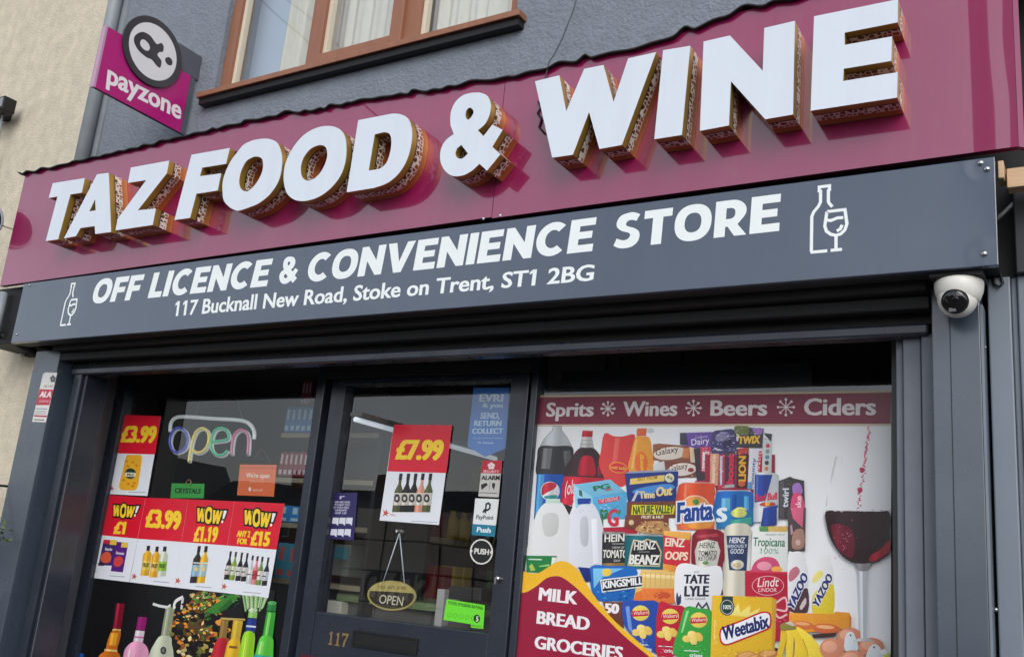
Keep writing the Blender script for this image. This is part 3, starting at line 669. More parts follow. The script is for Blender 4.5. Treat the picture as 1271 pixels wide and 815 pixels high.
# ================================================================== lower sign
ls = thing('lower_sign', 'slate grey box sign with white lettering and bottle emblems below the maroon sign', 'sign', (-2.4, -.3, SB))
sgY = -.30
def dent_mat(pts):
    m = M['sign_grey']; t = m.node_tree; N = t.nodes; L = t.links; b = N['Principled BSDF']
    geo = N.new('ShaderNodeNewGeometry'); acc = None
    for p in pts:
        d = N.new('ShaderNodeVectorMath'); d.operation = 'DISTANCE'; d.inputs[1].default_value = p; L.new(geo.outputs['Position'], d.inputs[0])
        mr = N.new('ShaderNodeMapRange'); mr.interpolation_type = 'SMOOTHSTEP'; mr.inputs[1].default_value = 0; mr.inputs[2].default_value = .055; mr.inputs[3].default_value = 0; mr.inputs[4].default_value = 1; L.new(d.outputs['Value'], mr.inputs[0])
        if acc is None: acc = mr.outputs[0]
        else:
            mi = N.new('ShaderNodeMath'); mi.operation = 'MULTIPLY'; L.new(acc, mi.inputs[0]); L.new(mr.outputs[0], mi.inputs[1]); acc = mi.outputs[0]
    bp = N.new('ShaderNodeBump'); bp.inputs['Distance'].default_value = .002; L.new(acc, bp.inputs['Height'])
    old = b.inputs['Normal'].links[0].from_socket if b.inputs['Normal'].links else None
    if old: L.new(old, bp.inputs['Normal'])
    L.new(bp.outputs[0], b.inputs['Normal']); L.new(bp.outputs[0], b.inputs['Coat Normal'])
scr = [W(px, py, sgY) for px, py in ((1217, 202.5), (1225, 210), (1221.5, 315))]
dent_mat([tuple(s) for s in scr])
MB().box(-4.622, -.228, sgY, sgY+.022, SB, Z(1.2125)).build('front_panel', M['sign_grey'], ls, bevel=.002)
MB().box(-4.6, -.24, sgY+.0225, -.06, SB+.0305, SB+.05).box(-4.6, -.24, sgY+.0225, sgY+.05, SB+.05, Z(1.205)).build('box_body', M['soffit'], ls)
for i, q in enumerate(scr+[W(37, 354, sgY), W(21, 415, sgY)]):
    r = .0085 if i < 3 else .0055
    MB().lathe([(0, -.007), (r*.6, -.0062), (r*.95, -.003), (r, 0)], (q.x, sgY, q.z), (0, 1, 0), 14).build('screw_cap', M['chrome'], ls)

# ================================================================== projecting sign, at right angles to the wall
PXX = -3.962
ps = thing('projecting_sign', 'pink hanging sign with a round black and white badge on the blue wall', 'sign', (PXX, -.3, Z(2.1)))
zA, zB = Z(2.07), Z(2.37); yA, yB = -.555, -.02
MB().box(PXX-.022, PXX-.004, yA, yB, zA-.03, zB-.012, bev=.004).build('sign_case', M['bracket'], ps)
MB().box(PXX-.024, PXX+.001, yA-.012, yA-.0005, zA-.03, zB-.01).build('case_edge', M['magenta_edge'], ps)
MB().box(PXX-.022, PXX-.006, -.16, 0, zB-.011, zB+.13, bev=.006).build('wall_bracket', M['bracket'], ps)
Cs = (100, 10, .1963)
a = Art(0, Cs, PXX)
def yz(p): q = a.at(p); return q
a.raw((178, 24, 118), [[(yA, zA-.03), (-.055, zA-.03), (-.055, zB-.011), (yA, zB-.011)]])
a.txt('payzone', (165, 470), (632, 705), (178, 352), (240, 236, 240), .02, bold=.012)
a.build('sign_face', ps)
b_ = Art(0, Cs, PXX+.012)
c0 = b_.at((460, 277)); ra = .175
circ = lambda cx, cz, r, n=40: [(cx+r*math.cos(t), cz+r*math.sin(t)) for t in (2*math.pi*k/n for k in range(n))]
b_.raw((48, 46, 54), [circ(c0.x, c0.y, ra)]); b_.raw((226, 226, 230), [circ(c0.x, c0.y, ra*.81)])
b_.poly((44, 42, 50), spline([(345, 175), (390, 152), (440, 175), (480, 228), (510, 222), (525, 245), (520, 278), (498, 280), (486, 298), (500, 318), (512, 340), (503, 378), (480, 365), (450, 328), (415, 312), (365, 268), (338, 215)], 4), [spline([(380, 208), (400, 200), (428, 225), (438, 255), (425, 272), (400, 262), (378, 235)], 4)])
b_.poly((44, 42, 50), spline([(537, 318), (560, 312), (580, 335), (576, 362), (552, 360), (536, 338)], 4))
b_.build('round_badge', ps, back=.011)

# ================================================================== dome camera
cc = thing('security_camera', 'white dome security camera fixed under the corner of the grey sign', 'camera', (-.333, -.232, SB))
co = Vector((-.333, -.225, SB-.001))
MB().box(-.4, -.268, -.277, -.165, SB-.012, SB-.0005).build('mounting_plate', M['soffit'], cc)
co.z -= .012
MB().lathe([(0, 0), (.058, 0), (.0625, -.006), (.0625, -.02), (.060, -.035), (.052, -.056), (.044, -.062), (0, -.062)], co, (0, 0, 1), 40).build('base', M['cctv'], cc)
bc = co+Vector((-.004, -.006, -.052)); ax = (W(1177, 381, -.36)-bc).normalized()
bm = bmesh.new(); bmesh.ops.create_uvsphere(bm, u_segments=36, v_segments=20, radius=.051)
for v in bm.verts: v.co += bc
MB().bm(bm, 0, True).build('eyeball', M['cctv'], cc)
MB().lathe([(.0, .0545), (.026, .053), (.0325, .047), (.035, .036), (.036, .033)], bc, ax, 32).build('lens_cover', M['lens'], cc)
u = ax.cross(Vector((0, 0, 1))).normalized(); w = u.cross(ax)
MB().lathe([(0, .0565), (.007, .056), (.009, .0545), (.010, .05)], bc+w*.006-u*.004, ax, 18).build('lens', M['black_gloss'], cc)
m = MB(); k = bc+ax*.0525-w*.02+u*.006; m.mesh([k+u*x+w*y+ax*z for x in (-.009, .009) for y in (-.005, .005) for z in (-.006, .001)], [(0, 1, 3, 2), (4, 6, 7, 5), (0, 4, 5, 1), (2, 3, 7, 6), (0, 2, 6, 4), (1, 5, 7, 3)]); m.build('lamp_window', M['lens_grey'], cc)

# ================================================================== small things on the walls
cb = thing('loose_cable', 'thin grey cable hanging down the blue wall onto the sign by the W', 'cable', W(690, 80, -.02))
pts = [W(718, -10, -.03), W(712, 12, -.04), W(698, 48, -.06), W(688, 68, -.2), W(682, 76, -.296), W(678, 92, PY-.006), W(674, 108, PY-.006), W(671, 132, PY-.006)]
MB().tube([Vector((*s, 0)) if False else s for s in pts], .0028, 6).build('cable', M['cable'], cb)
MB().tube([W(p[0], p[1], PY-.005) for p in ((668, 126), (671, 134), (667, 141), (672, 148), (669, 158), (676, 166))], .0035, 6).build('cable_knot', M['black'], cb)
fl = thing('floodlight', 'small black and grey floodlight at the edge of the cream wall', 'lamp', W(0, 132, -.1))
q = W(3, 133, -.12); MB().box(q.x-.16, q.x+.075, -.16, -.08, q.z-.045, q.z+.045, bev=.006).build('lamp_body', M['black'], fl)
MB().box(q.x+.01, q.x+.068, -.165, -.159, q.z-.028, q.z+.03).build('lamp_face', M['pipe'], fl)
MB().box(q.x-.12, q.x-.06, -.08, -.018, q.z-.03, q.z+.03).build('wall_arm', M['black'], fl)
MB().tube([(q.x-.0, -.11, q.z-.045), (q.x-.02, -.09, q.z-.16), (q.x-.05, -.04, q.z-.35), (q.x-.06, -.026, q.z-.9)], .006, 6).build('lead', M['pipe'], fl)
rs = thing('round_sign', 'round dark sign with a white rim beyond the left end of the maroon sign', 'sign', WX(-17, 272, -5.05))
q = WX(-24, 270, -5.05)
MB().lathe([(0, .0), (.105, .0), (.105, .03), (0, .03)], q, (1, 0, 0), 36, 0, False).build('sign_disc', M['black'], rs)
MB().lathe([(.095, .0305), (.109, .0305), (.111, .02), (.111, -.005), (.106, -.005)], q, (1, 0, 0), 36).build('sign_rim', M['letter_white'], rs)
MB().tube([q, (q.x, -.02, q.z)], .004, 8).build('sign_arm', M['cream'], rs)
hp = thing('hanging_plant', 'sprig of green leaves hanging at the foot of the cream wall', 'plant', W(-14, 664, -.2))
rnd = random.Random(3); m = MB()
for k in range(46):
    c = W(-12+rnd.gauss(0, 10), 664+rnd.gauss(0, 10), -.22+rnd.uniform(-.05, .05)); d = Vector((rnd.uniform(-1, 1), rnd.uniform(-1, 1), rnd.uniform(-1.2, .5))).normalized(); s = d.orthogonal().normalized(); l = rnd.uniform(.02, .038)
    m.face([c, c+d*l*.5+s*l*.25, c+d*l, c+d*l*.5-s*l*.25])
m.build('foliage', M['leaf'], hp, merge=False)
MB().tube([W(-24, 600, -.22), W(-20, 640, -.22), W(-16, 672, -.22)], .004, 6).build('stem', M['leaf'], hp)
MB().tube([(W(-24, 600, -.22).x, -.02, W(-24, 598, -.22).z), W(-24, 600, -.22)], .006, 6).build('hook', M['black'], hp)
# ================================================================== across the road (seen in the glass and in the gloss of the sign)
def house(x, n):
    h = thing('terraced_house', 'brick terraced house across the road mirrored dark in the shop windows', 'house', (x, -48, 0), 'terraced houses across the road')
    MB().box(x-4, x+4, -56, -48, -.12, 4.6).build('wall', M['brick'], h)
    m = MB(); m.mesh([(x-4.2, -47.6, 4.5), (x+4.2, -47.6, 4.5), (x+4.2, -52, 7.0), (x-4.2, -52, 7.0), (x-4.2, -56.4, 4.5), (x+4.2, -56.4, 4.5)], [(0, 1, 2, 3), (3, 2, 5, 4), (0, 3, 4), (1, 5, 2), (0, 4, 5, 1)])
    rf = m.build('roof', M['slate'], h); MB().box(x+2.9, x+3.9, -52.6, -51.4, 6.4, 8.0).build('chimney', M['brick'], rf)
    for wx, wz in ((-2.2, 2.9), (1.6, 2.9), (1.6, .7)):
        f = MB().box(x+wx-.6, x+wx+.6, -48.0, -47.96, wz, wz+1.3).build('window', M['letter_white'], h); MB().box(x+wx-.5, x+wx+.5, -47.96, -47.94, wz+.1, wz+1.2).build('pane', M['black_gloss'], f)
    MB().box(x-2.7, x-1.7, -48, -47.95, -.1, 1.95).build('door', M['black'], h)
for i, x in enumerate((-76, -67.9, -56, -47.9, -38, -22, -13.9)): house(x, i)
gb = thing('gabled_house', 'pale gabled house whose roof peak shows mirrored above the red price posters', 'house', (-62, -44, 0))
MB().box(-64.5, -59.5, -52, -44, -.12, 5.2).build('wall', M['cream'], gb)
MB().mesh([(-64.8, -43.6, 5.1), (-59.2, -43.6, 5.1), (-62, -43.6, 8.2), (-64.8, -52.4, 5.1), (-59.2, -52.4, 5.1), (-62, -52.4, 8.2)], [(0, 1, 2), (3, 5, 4), (0, 2, 5, 3), (1, 4, 5, 2), (0, 3, 4, 1)]).build('roof', M['slate'], gb)
MB().box(-62.6, -61.4, -44.0, -43.96, 2.6, 3.9).build('window', M['black_gloss'], gb)
tarred = mat('dark creosoted timber', (30, 26, 24), .9, var=.2)
x0 = W(1217, 110, 2*PY+7.2).x
tp = thing('telegraph_pole', 'dark timber telegraph pole by the kerb mirrored near the right end of the maroon sign', 'pole', (x0, -7.2, -.12))
MB().tube([(x0, -7.2, -.12), (x0, -7.2, 10.5)], [.105, .085], 14).build('post', tarred, tp)
MB().box(x0-.8, x0+.8, -7.32, -7.2, 9.3, 9.42).build('cross_arm', M['rack'], tp)
x1 = W(1261, 110, 2*PY+6.4).x
lp = thing('street_lamp', 'dark street lamp column mirrored at the very end of the maroon sign', 'lamp', (x1, -6.4, -.12))
MB().tube([(x1, -6.4, -.12), (x1, -6.4, 8.2)], [.095, .07], 14).build('column', mat('black painted steel', (22, 22, 26), .6), lp)
MB().box(x1-.1, x1+.1, -7.0, -6.35, 8.2, 8.32, bev=.02).build('lamp_head', M['rack'], lp)
# overhead lines, mirrored in the upstairs panes
def mirror(px, py, Y): q = W(px, py, 2*.07-Y); return Vector((q.x, Y, q.z))
for k, (p, q) in enumerate((((318, -8), (395, 66)), ((350, -6), (402, 40)))):
    a = mirror(*p, -9); b = mirror(*q, -9); d = b-a
    tag(MB().tube([a-d*3, a, b, b+d*1.5], .016, 6).build('overhead_line', M['black']), ('upper' if k else 'lower')+' of two black overhead lines mirrored in the upstairs window', 'cable', 'overhead lines across the street')
# parcel lockers by the road, mirrored in the door
lx0, lx1, lY = -5.75, -4.0, -3.2
pl = thing('parcel_locker', 'grey parcel locker bank with black lettering mirrored in the door glass', 'locker', (-4.4, lY, 0))
MB().box(lx0, lx1, lY-.5, lY, .05, 1.95).build('cabinet', mat('light grey cabinet', (240, 240, 240), .5, var=.03), pl)
m = MB(); 
for z in (.35, .62, .9, 1.16, 1.42, 1.68): m.box(lx0, lx1, lY, lY+.003, z-.007, z+.007)
for x in (-5.3, -4.72, -4.36): m.box(x-.006, x+.006, lY+.0031, lY+.006, .05, 1.95)
m.build('door_gaps', M['black'], pl)
for s_, xa, zz, hgt, wd_ in (('InPost', -4.06, W(570, 677, 2*GY-lY).z, .125, .56), ('SEND', W(530, 757, 2*GY-lY).x, W(490, 750, 2*GY-lY).z, .25, W(530, 757, 2*GY-lY).x-W(448, 757, 2*GY-lY).x)):
    vs, fs = glyphs(s_, .02); w0 = min(v[0] for v in vs); w1 = max(v[0] for v in vs); k = wd_/(w1-w0)
    for i, ch in enumerate(s_):          # faces the shop (+y), so it runs towards -x
        xr = max(v[0] for v in glyphs(s_[:i+1], .02)[0]); gv, gf = glyphs(ch, .02); gx1 = max(v[0] for v in gv)
        MB().mesh([(xa-(v[0]-gx1+xr-w0)*k, lY+.008, zz+v[1]*hgt/CAPH) for v in gv], gf).build('letter', M['black'], pl)
# ================================================================== lettering on the lower sign
WHT = (234, 240, 241)
a = Art(sgY-.0006)
# heavy sans: each word drawn letter by letter from its own outline, on a common baseline
HG = {}
def _ring(cx, cy, rx, ry, n=40, e=2.3):
    return [(cx+rx*math.copysign(abs(math.cos(t))**(2/e), math.cos(t)), cy+ry*math.copysign(abs(math.sin(t))**(2/e), math.sin(t))) for t in (2*math.pi*k/n for k in range(n))]
def _arcpoly(cx, cy, rx, ry, wx, wy, a0, a1, n=30):
    o = [(cx+rx*math.cos(R_(a0+(a1-a0)*k/n)), cy+ry*math.sin(R_(a0+(a1-a0)*k/n))) for k in range(n+1)]
    i = [(cx+(rx-wx)*math.cos(R_(a1+(a0-a1)*k/n)), cy+(ry-wy)*math.sin(R_(a1+(a0-a1)*k/n))) for k in range(n+1)]
    return o+i
HG['O'] = (.86, [_ring(.43, .5, .43, .515), _ring(.43, .5, .195, .275)])
HG['C'] = (.78, [_arcpoly(.43, .5, .43, .515, .235, .24, 47, 313)])
HG['F'] = (.62, [[(0, 0), (0, 1), (.62, 1), (.62, .77), (.25, .77), (.25, .58), (.57, .58), (.57, .36), (.25, .36), (.25, 0)]])
HG['L'] = (.58, [[(0, 0), (0, 1), (.25, 1), (.25, .23), (.58, .23), (.58, 0)]])
HG['I'] = (.25, [[(0, 0), (0, 1), (.25, 1), (.25, 0)]])
HG['E'] = (.64, [[(0, 0), (0, 1), (.63, 1), (.63, .78), (.25, .78), (.25, .61), (.58, .61), (.58, .4), (.25, .4), (.25, .22), (.64, .22), (.64, 0)]])
HG['N'] = (.78, [[(0, 0), (0, 1), (.21, 1), (.54, .5), (.54, 1), (.78, 1), (.78, 0), (.57, 0), (.24, .5), (.24, 0)]])
HG['V'] = (.86, [[(.31, 0), (0, 1), (.27, 1), (.44, .36), (.61, 1), (.86, 1), (.55, 0)]])
HG['T'] = (.68, [[(.215, 0), (.215, .77), (0, .77), (0, 1), (.68, 1), (.68, .77), (.465, .77), (.465, 0)]])
HG['R'] = (.72, [[(0, 0), (0, 1), (.36, 1)]+[(.36+.34*math.sin(R_(t)), .67+.33*math.cos(R_(t))) for t in range(10, 140, 10)]+[(.52, .31), (.73, 0), (.46, 0), (.3, .27), (.25, .27), (.25, 0)], [(.25, .78), (.25, .48), (.36, .48), (.42, .51), (.45, .57), (.45, .69), (.42, .75), (.36, .78)]])
sS = spline([(.60, .93), (.45, 1.005), (.32, 1.015), (.12, .955), (.03, .80), (.04, .64), (.16, .51), (.33, .435), (.39, .38), (.385, .30), (.32, .235), (.22, .225), (.1, .275), (.065, .30)], 4, False)+spline([(.0, .095), (.14, .01), (.30, -.015), (.48, .02), (.60, .14), (.635, .30), (.60, .44), (.48, .545), (.32, .615), (.27, .665), (.275, .73), (.33, .785), (.42, .79), (.52, .745)], 4, False)
HG['S'] = (.64, [sS])
_amp = mix([([(340, 113), (382, 130), (403, 175), (397, 235), (372, 288), (331, 325)], 1), ([(362, 358), (412, 293), (470, 323), (412, 418), (457, 460), (382, 552), (340, 513)], 0), ([(300, 550), (250, 577), (190, 581), (145, 550), (120, 495), (124, 430), (152, 380), (196, 346)], 1), ([(178, 300), (176, 255), (183, 210), (208, 162), (250, 127), (300, 114)], 1)])
_h1 = spline([(285, 198), (303, 210), (305, 230), (290, 255), (273, 265), (262, 245), (266, 215)], 4)
_h2 = mix([([(238, 407)], 0), ([(275, 455), (245, 482), (217, 480), (205, 455), (215, 425)], 1)])
def _nz(l):
    o = []
    for x, y in l:
        p = W(520+x*.221, 90+y*.221, FYL); o.append((p.x, p.z))
    return o
_A = [_nz(_amp), _nz(_h1), _nz(_h2)]; _x0 = min(p[0] for p in _A[0]); _z0 = min(p[1] for p in _A[0]); _k = max(p[1] for p in _A[0])-_z0
HG['&'] = (.86, [[((p[0]-_x0)/_k-.08*((p[1]-_z0)/_k), (p[1]-_z0)/_k) for p in l] for l in _A])
def heavy(art, word, p0, p1, h, shear=0, gap=.075):
    w = sum(HG[c][0] for c in word)+gap*(len(word)-1); q0 = art.at(p0); q1 = art.at(p1); u = (q1-q0)/w; up = Vector((0, 1))*h; x = 0
    for c in word:
        art.raw(WHT, [[tuple(q0+u*(x+px+shear*py*h/u.length*0)+up*py+Vector((shear*h*py, 0))) for px, py in l] for l in HG[c][1]]); x += HG[c][0]+gap
HH = .118
for word, p0, p1, h, sh in (('OFF', (112, 377), (171, 371.5), HH, .14), ('LICENCE', (183, 370), (331, 355), HH, .12), ('&', (345, 353), (369, 351), HH*.98, .1), ('CONVENIENCE', (379, 350.5), (735, 311.5), HH, .08), ('STORE', (761, 309), (967, 286.5), HH, .04)):
    a = Art(sgY-.0006); heavy(a, word, p0, p1, h, sh); a.build('heading_word', ls, back=0)
line = '117 Bucknall New Road, Stoke on Trent, ST1 2BG'
x0 = min(v[0] for v in glyphs(line, .016)[0]); x1 = max(v[0] for v in glyphs(line, .016)[0]); k0 = 0
for word in line.split(' '):
    st = line.index(word, k0); k0 = st+len(word); gv = glyphs(word, .016)[0]; ww = max(v[0] for v in gv)-min(v[0] for v in gv)
    b1 = (max(v[0] for v in glyphs(line[:k0], .016)[0])-x0)/(x1-x0); b0 = b1-ww/(x1-x0)
    P = lambda t: (216+520*t, 392-44.5*t)
    # perspective: spread the words evenly on the sign, not in the picture
    qa = W(216, 392, sgY); qb = W(736, 347.5, sgY)
    def px(t):
        c = ROT.transposed() @ (qa.lerp(qb, t)-CAM); return (635.5+FPX*c.x/-c.z, 407.5-FPX*c.y/-c.z)
    a = Art(sgY-.0006); p = px(b0); a.txt(word, p, px(b1), (p[0]+2.5, p[1]-17.5*(1+.08*b0)), WHT, .016, bold=.012); a.build('address_word', ls, back=0)
# bottle and glass emblems, drawn as line work
def emblem(cx, base, hgt, wid):
    a = Art(sgY-.0006)
    o = a.at((cx, base)); e = .0046
    P = lambda l: [o+Vector((x*wid, z*hgt)) for x, z in l]
    a.stroke(WHT, e, P([(.62, .665), (.52, .73), (.50, .76), (.50, .93), (.53, .935), (.53, 1), (.22, 1), (.22, .935), (.26, .93), (.26, .76), (.2, .7), (.06, .62), (0, .55), (0, .02), (.02, 0), (.48, .0)]))
    a.stroke(WHT, e, P([(.46, .60), (1.0, .60), (1.06, .38), (1.0, .29), (.88, .235), (.74, .22), (.58, .245), (.45, .3), (.40, .38), (.46, .60)]))
    a.stroke(WHT, e, P([(.45, .47), (.58, .455), (.78, .485), (.95, .48)]))
    a.stroke(WHT, e, P([(.92, .37), (.86, .31), (.76, .285)])); a.stroke(WHT, e, P([(.74, .22), (.74, .02)])); a.stroke(WHT, e, P([(.58, .0), (.92, 0)])); a.build('bottle_emblem', ls, back=0)
emblem(1007, 313, .2, .094); emblem(75, 403.5, .205, .088)

# ================================================================== printed sheets behind the glass
RED = (214, 24, 50); YEL = (246, 208, 52); PAP = (226, 230, 238)
PYG = GY-.006
G = (90, 600, .2639); Hc = (0, 420, .2454); I_ = (370, 430, .2577); J = (350, 620, .2518)
def bird(a, x, y, s=1):
    a.poly((190, 84, 62), [(x-10*s, y-14*s), (x-2*s, y-5*s), (x+4*s, y-16*s), (x+6*s, y-3*s), (x+15*s, y), (x+5*s, y+5*s), (x+9*s, y+15*s), (x-1*s, y+7*s), (x-13*s, y+15*s), (x-7*s, y+2*s)])
HG['W'] = (1.12, [[(0, 1), (.26, 1), (.34, .52), (.45, 1), (.67, 1), (.78, .52), (.86, 1), (1.12, 1), (.9, 0), (.66, 0), (.56, .42), (.45, 0), (.21, 0)]])
HG['!'] = (.28, [[(0, 1), (.28, 1), (.22, .34), (.06, .34)]])
def wow(a, p0, p1, h):
    for i, c in enumerate(('W', 'O', 'W', '!')):
        t0, t1 = ((0, .34), (.30, .57), (.54, .88), (.89, 1.0))[i]; hh = (h, h*1.25, h, h*.95)[i]; dy = (3, 8, 4, -2)[i]
        A = a.at((p0[0]+(p1[0]-p0[0])*t0, p0[1]+(p1[1]-p0[1])*t0+dy)); B = a.at((p0[0]+(p1[0]-p0[0])*t1, p0[1]+(p1[1]-p0[1])*t1+dy))
        T = a.at((p0[0]+(p1[0]-p0[0])*t0+(8, 8, 12, 16)[i], p0[1]+(p1[1]-p0[1])*t0+dy-hh)); u = (B-A)/HG[c][0]; v = T-A
        L = [A+u*x+v*y for x, y in HG[c][1][0]]
        hole = [[A+u*x+v*y for x, y in HG[c][1][1]]] if len(HG[c][1]) > 1 else []
        a.stroke((20, 16, 16), .0075, L+[L[0], L[1]])
        a.raw((20, 16, 16), [[tuple(q) for q in L]])
        a.raw((240, 236, 240) if c == '!' else YEL, [[tuple(q) for q in l] for l in [L]+hole])
        if c == '!': q = A+u*.13+v*.12; a.raw((240, 236, 240), [[(q.x+.006*math.cos(t), q.y+.007*math.sin(t)) for t in (k*.6 for k in range(10))]])
def bottle(a, x, y0, y1, w, body, cap=None, lab=None, lean=-.2, neck=.32):
    a.pic = 'cyl'
    h = y1-y0; f = lambda u, t: (x+u*w+lean*(t*h), y0+t*h)
    a.poly(body, [f(-.16, 0), f(.16, 0), f(.18, neck*.75), f(.5, neck*1.25), f(.5, 1), f(-.5, 1), f(-.5, neck*1.25), f(-.18, neck*.75)])
    if cap: a.poly(cap, [f(-.2, -.01), f(.2, -.01), f(.2, .16), f(-.2, .16)])
    if lab: a.poly(lab, [f(-.48, .5), f(.48, .5), f(.48, .82), f(-.48, .82)])
    a.pic = None

def sheet(tl, tr, br, bl, sl, sr):
    a = Art(PYG, G); a.poly(PAP, [tl, tr, br, bl]); a.poly(RED, [tl, tr, sr, sl]); return a
def fine(a, x0, x1, y, d=2):
    a.line((150, 155, 165), 2.2, [(x0, y), (x1, y+d)])
# 1 snacks
a = sheet((163, 52), (345, 65), (266, 462), (80, 440), (120, 240), (305, 258))
wow(a, (186, 148), (300, 156), 52); a.txt('£1', (194, 232), (243, 234), 180, YEL, .02, bold=.05, boldy=.02)
a.poly((66, 40, 104), [(147, 262), (210, 265), (190, 385), (122, 382)]); a.poly((86, 34, 122), [(207, 272), (263, 277), (237, 416), (180, 410)])
a.poly((225, 190, 60), [(178, 263), (210, 265), (206, 288), (174, 286)]); a.poly((228, 190, 70), [(232, 275), (263, 277), (258, 300), (228, 298)]); a.poly((198, 40, 60), [(150, 263), (176, 264), (172, 282), (147, 280)])
a.curve((214, 90, 58), [(140, 330), (165, 318), (182, 335), (178, 365), (150, 372), (132, 358)], 3); a.curve((206, 70, 70), [(198, 350), (225, 340), (240, 362), (222, 388), (196, 384)], 3)
a.txt('Snacks', (152, 312), (186, 314), 299, (220, 214, 230), .02, bold=.03); a.txt('Sweets', (204, 330), (242, 334), 317, (220, 214, 230), .02, bold=.03)
a.poly((40, 30, 40), [(122, 372), (150, 374), (147, 386), (120, 384)])
bird(a, 98, 410); fine(a, 175, 245, 432, 5)
s1 = a.build('price_poster'); tag(s1, 'red and white price poster with two purple snack packets, marked WOW! £1', 'poster', 'price posters stuck in the shop windows')
# 2 drinks 3.99
a = sheet((345.5, 65), (545, 73), (478, 487), (268, 462), (305.5, 258), (512, 273))
a.txt('£3.99', (345, 200), (505, 213), (352, 122), YEL, .02, bold=.05, boldy=.01)
for x, y0, y1, w, c, l in ((358, 292, 432, 40, (236, 180, 50), (240, 205, 90)), (399, 296, 440, 38, (238, 176, 48), (240, 200, 90)), (436, 296, 434, 40, (214, 222, 200), (150, 200, 62))):
    bottle(a, x, y0, y1, w, c, (44, 40, 38), l, -.13, .22); a.txt('FRUIT', (x-28+y1*0, y0+98), (x+1, y0+100), y0+80, (30, 70, 40), .02, bold=.04)
bird(a, 290, 435); fine(a, 380, 455, 458, 6)
tag(a.build('price_poster'), 'red and white price poster with three fruit drink bottles under £3.99', 'poster', 'price posters stuck in the shop windows')
# 3 squash 1.19
a = sheet((545.5, 73), (762, 82), (690, 510), (478.5, 487), (512.5, 273), (728, 290))
wow(a, (580, 172), (712, 188), 62); a.txt('£1.19', (570, 268), (677, 272), (580, 203), YEL, .02, bold=.05, boldy=.01)
for x, c, l, b in ((597, (52, 44, 44), (150, 190, 216), (50, 42, 44)), (630, (240, 188, 48), (176, 206, 214), (240, 190, 50))):
    bottle(a, x, 294, 466, 38, c, (40, 36, 36), l, -.16, .28); a.ell((230, 200, 110), x-16, 400, 9, 11)
    a.poly((200, 216, 226), [(x-28, 368), (x+8, 370), (x+7, 376), (x-29, 374)])
bird(a, 495, 455); fine(a, 580, 655, 482, 6)
tag(a.build('price_poster'), 'red and white price poster with two squash bottles under WOW! £1.19', 'poster', 'price posters stuck in the shop windows')
# 4 wine 15
a = sheet((762.5, 82), (997, 93), (920, 537), (690.5, 510), (728.5, 290), (960, 310))
wow(a, (802, 186), (942, 204), 66); a.txt('ANY 2', (772, 248), (833, 251), 220, YEL, .02, bold=.05); a.txt('FOR', (775, 281), (820, 284), 256, YEL, .02, bold=.05); a.txt('£15', (838, 286), (922, 292), (848, 224), YEL, .02, bold=.05, boldy=.01)
for k, (x, c, l) in enumerate(((745, (40, 44, 38), (206, 200, 190)), (770, (140, 168, 60), (214, 220, 190)), (798, (38, 36, 40), (212, 208, 204)), (824, (40, 38, 42), (214, 208, 202)), (849, (206, 212, 216), (226, 226, 226)), (872, (226, 140, 150), (190, 60, 70)), (895, (120, 150, 84), (226, 224, 214)), (922, (44, 42, 48), (200, 205, 215)))):
    y = 318+k*3+(0 if k < 4 else 8); bottle(a, x, y, y+132, 25, c, (60, 30, 40) if k % 3 else (30, 40, 34), l, -.16, .36)
    a.poly((50, 48, 52), [(x-29, y+84), (x-12, y+85), (x-13, y+90), (x-30, y+89)])
bird(a, 713, 482); fine(a, 800, 885, 508, 7)
tag(a.build('price_poster'), 'red and white price poster with eight wine bottles under ANY 2 FOR £15', 'poster', 'price posters stuck in the shop windows')
# 5 single 3.99 above
a = Art(PYG, Hc); a.poly(PAP, [(625, 385), (815, 392), (745, 795), (540, 785)]); a.poly(RED, [(625, 385), (815, 392), (785, 585), (590, 580)])
a.txt('£3.99', (613, 520), (783, 524), (625, 444), YEL, .02, bold=.05, boldy=.01)
a.poly((232, 174, 44), spline([(638, 596), (660, 588), (700, 588), (718, 598), (708, 680), (692, 758), (650, 766), (603, 756), (618, 680)], 3)); a.ell((40, 62, 50), 660, 682, 29, 27); a.poly((226, 224, 205), [(634, 676), (688, 678), (686, 698), (632, 696)]); a.txt('Malt', (642, 692), (678, 694), 680, (40, 60, 50), .02)
for x, y in ((640, 620), (672, 625), (648, 645), (690, 640), (625, 715), (650, 735), (680, 730), (672, 745)): a.ell((206, 128, 30), x, y, 8, 6)
bird(a, 564, 757); fine(a, 650, 735, 775, 2)
tag(a.build('price_poster'), 'red and white price poster with one yellow pack under £3.99', 'poster', 'price posters stuck in the shop windows')
# 6 on the door
a = Art(PYG, I_); a.poly(PAP, [(462, 375), (742, 378), (678, 858), (392, 836)]); a.poly(RED, [(462, 375), (742, 378), (715, 608), (430, 600)])
a.txt('£7.99', (472, 538), (690, 542), (484, 452), YEL, .02, bold=.05, boldy=.01)
for x, c in ((496, (88, 92, 56)), (533, (36, 32, 32)), (568, (34, 30, 34)), (603, (228, 160, 138)), (640, (92, 96, 58))):
    bottle(a, x, 612, 796, 40, c, (36, 32, 34), (222, 216, 206), -.13, .36); a.curve((54, 54, 58), [(x-32, 720), (x-22, 708), (x-8, 716), (x-6, 740), (x-18, 750), (x-32, 742)], 3); a.ell((210, 204, 196), x-20, 730, 6, 9)
bird(a, 422, 800, 1.2); a.txt('Offers', (440, 812), (470, 814), 804, (190, 90, 62), .01); fine(a, 545, 670, 838, 8)
tag(a.build('price_poster'), 'red and white £7.99 price poster with five wine bottles on the door', 'poster', 'price posters stuck in the shop windows')

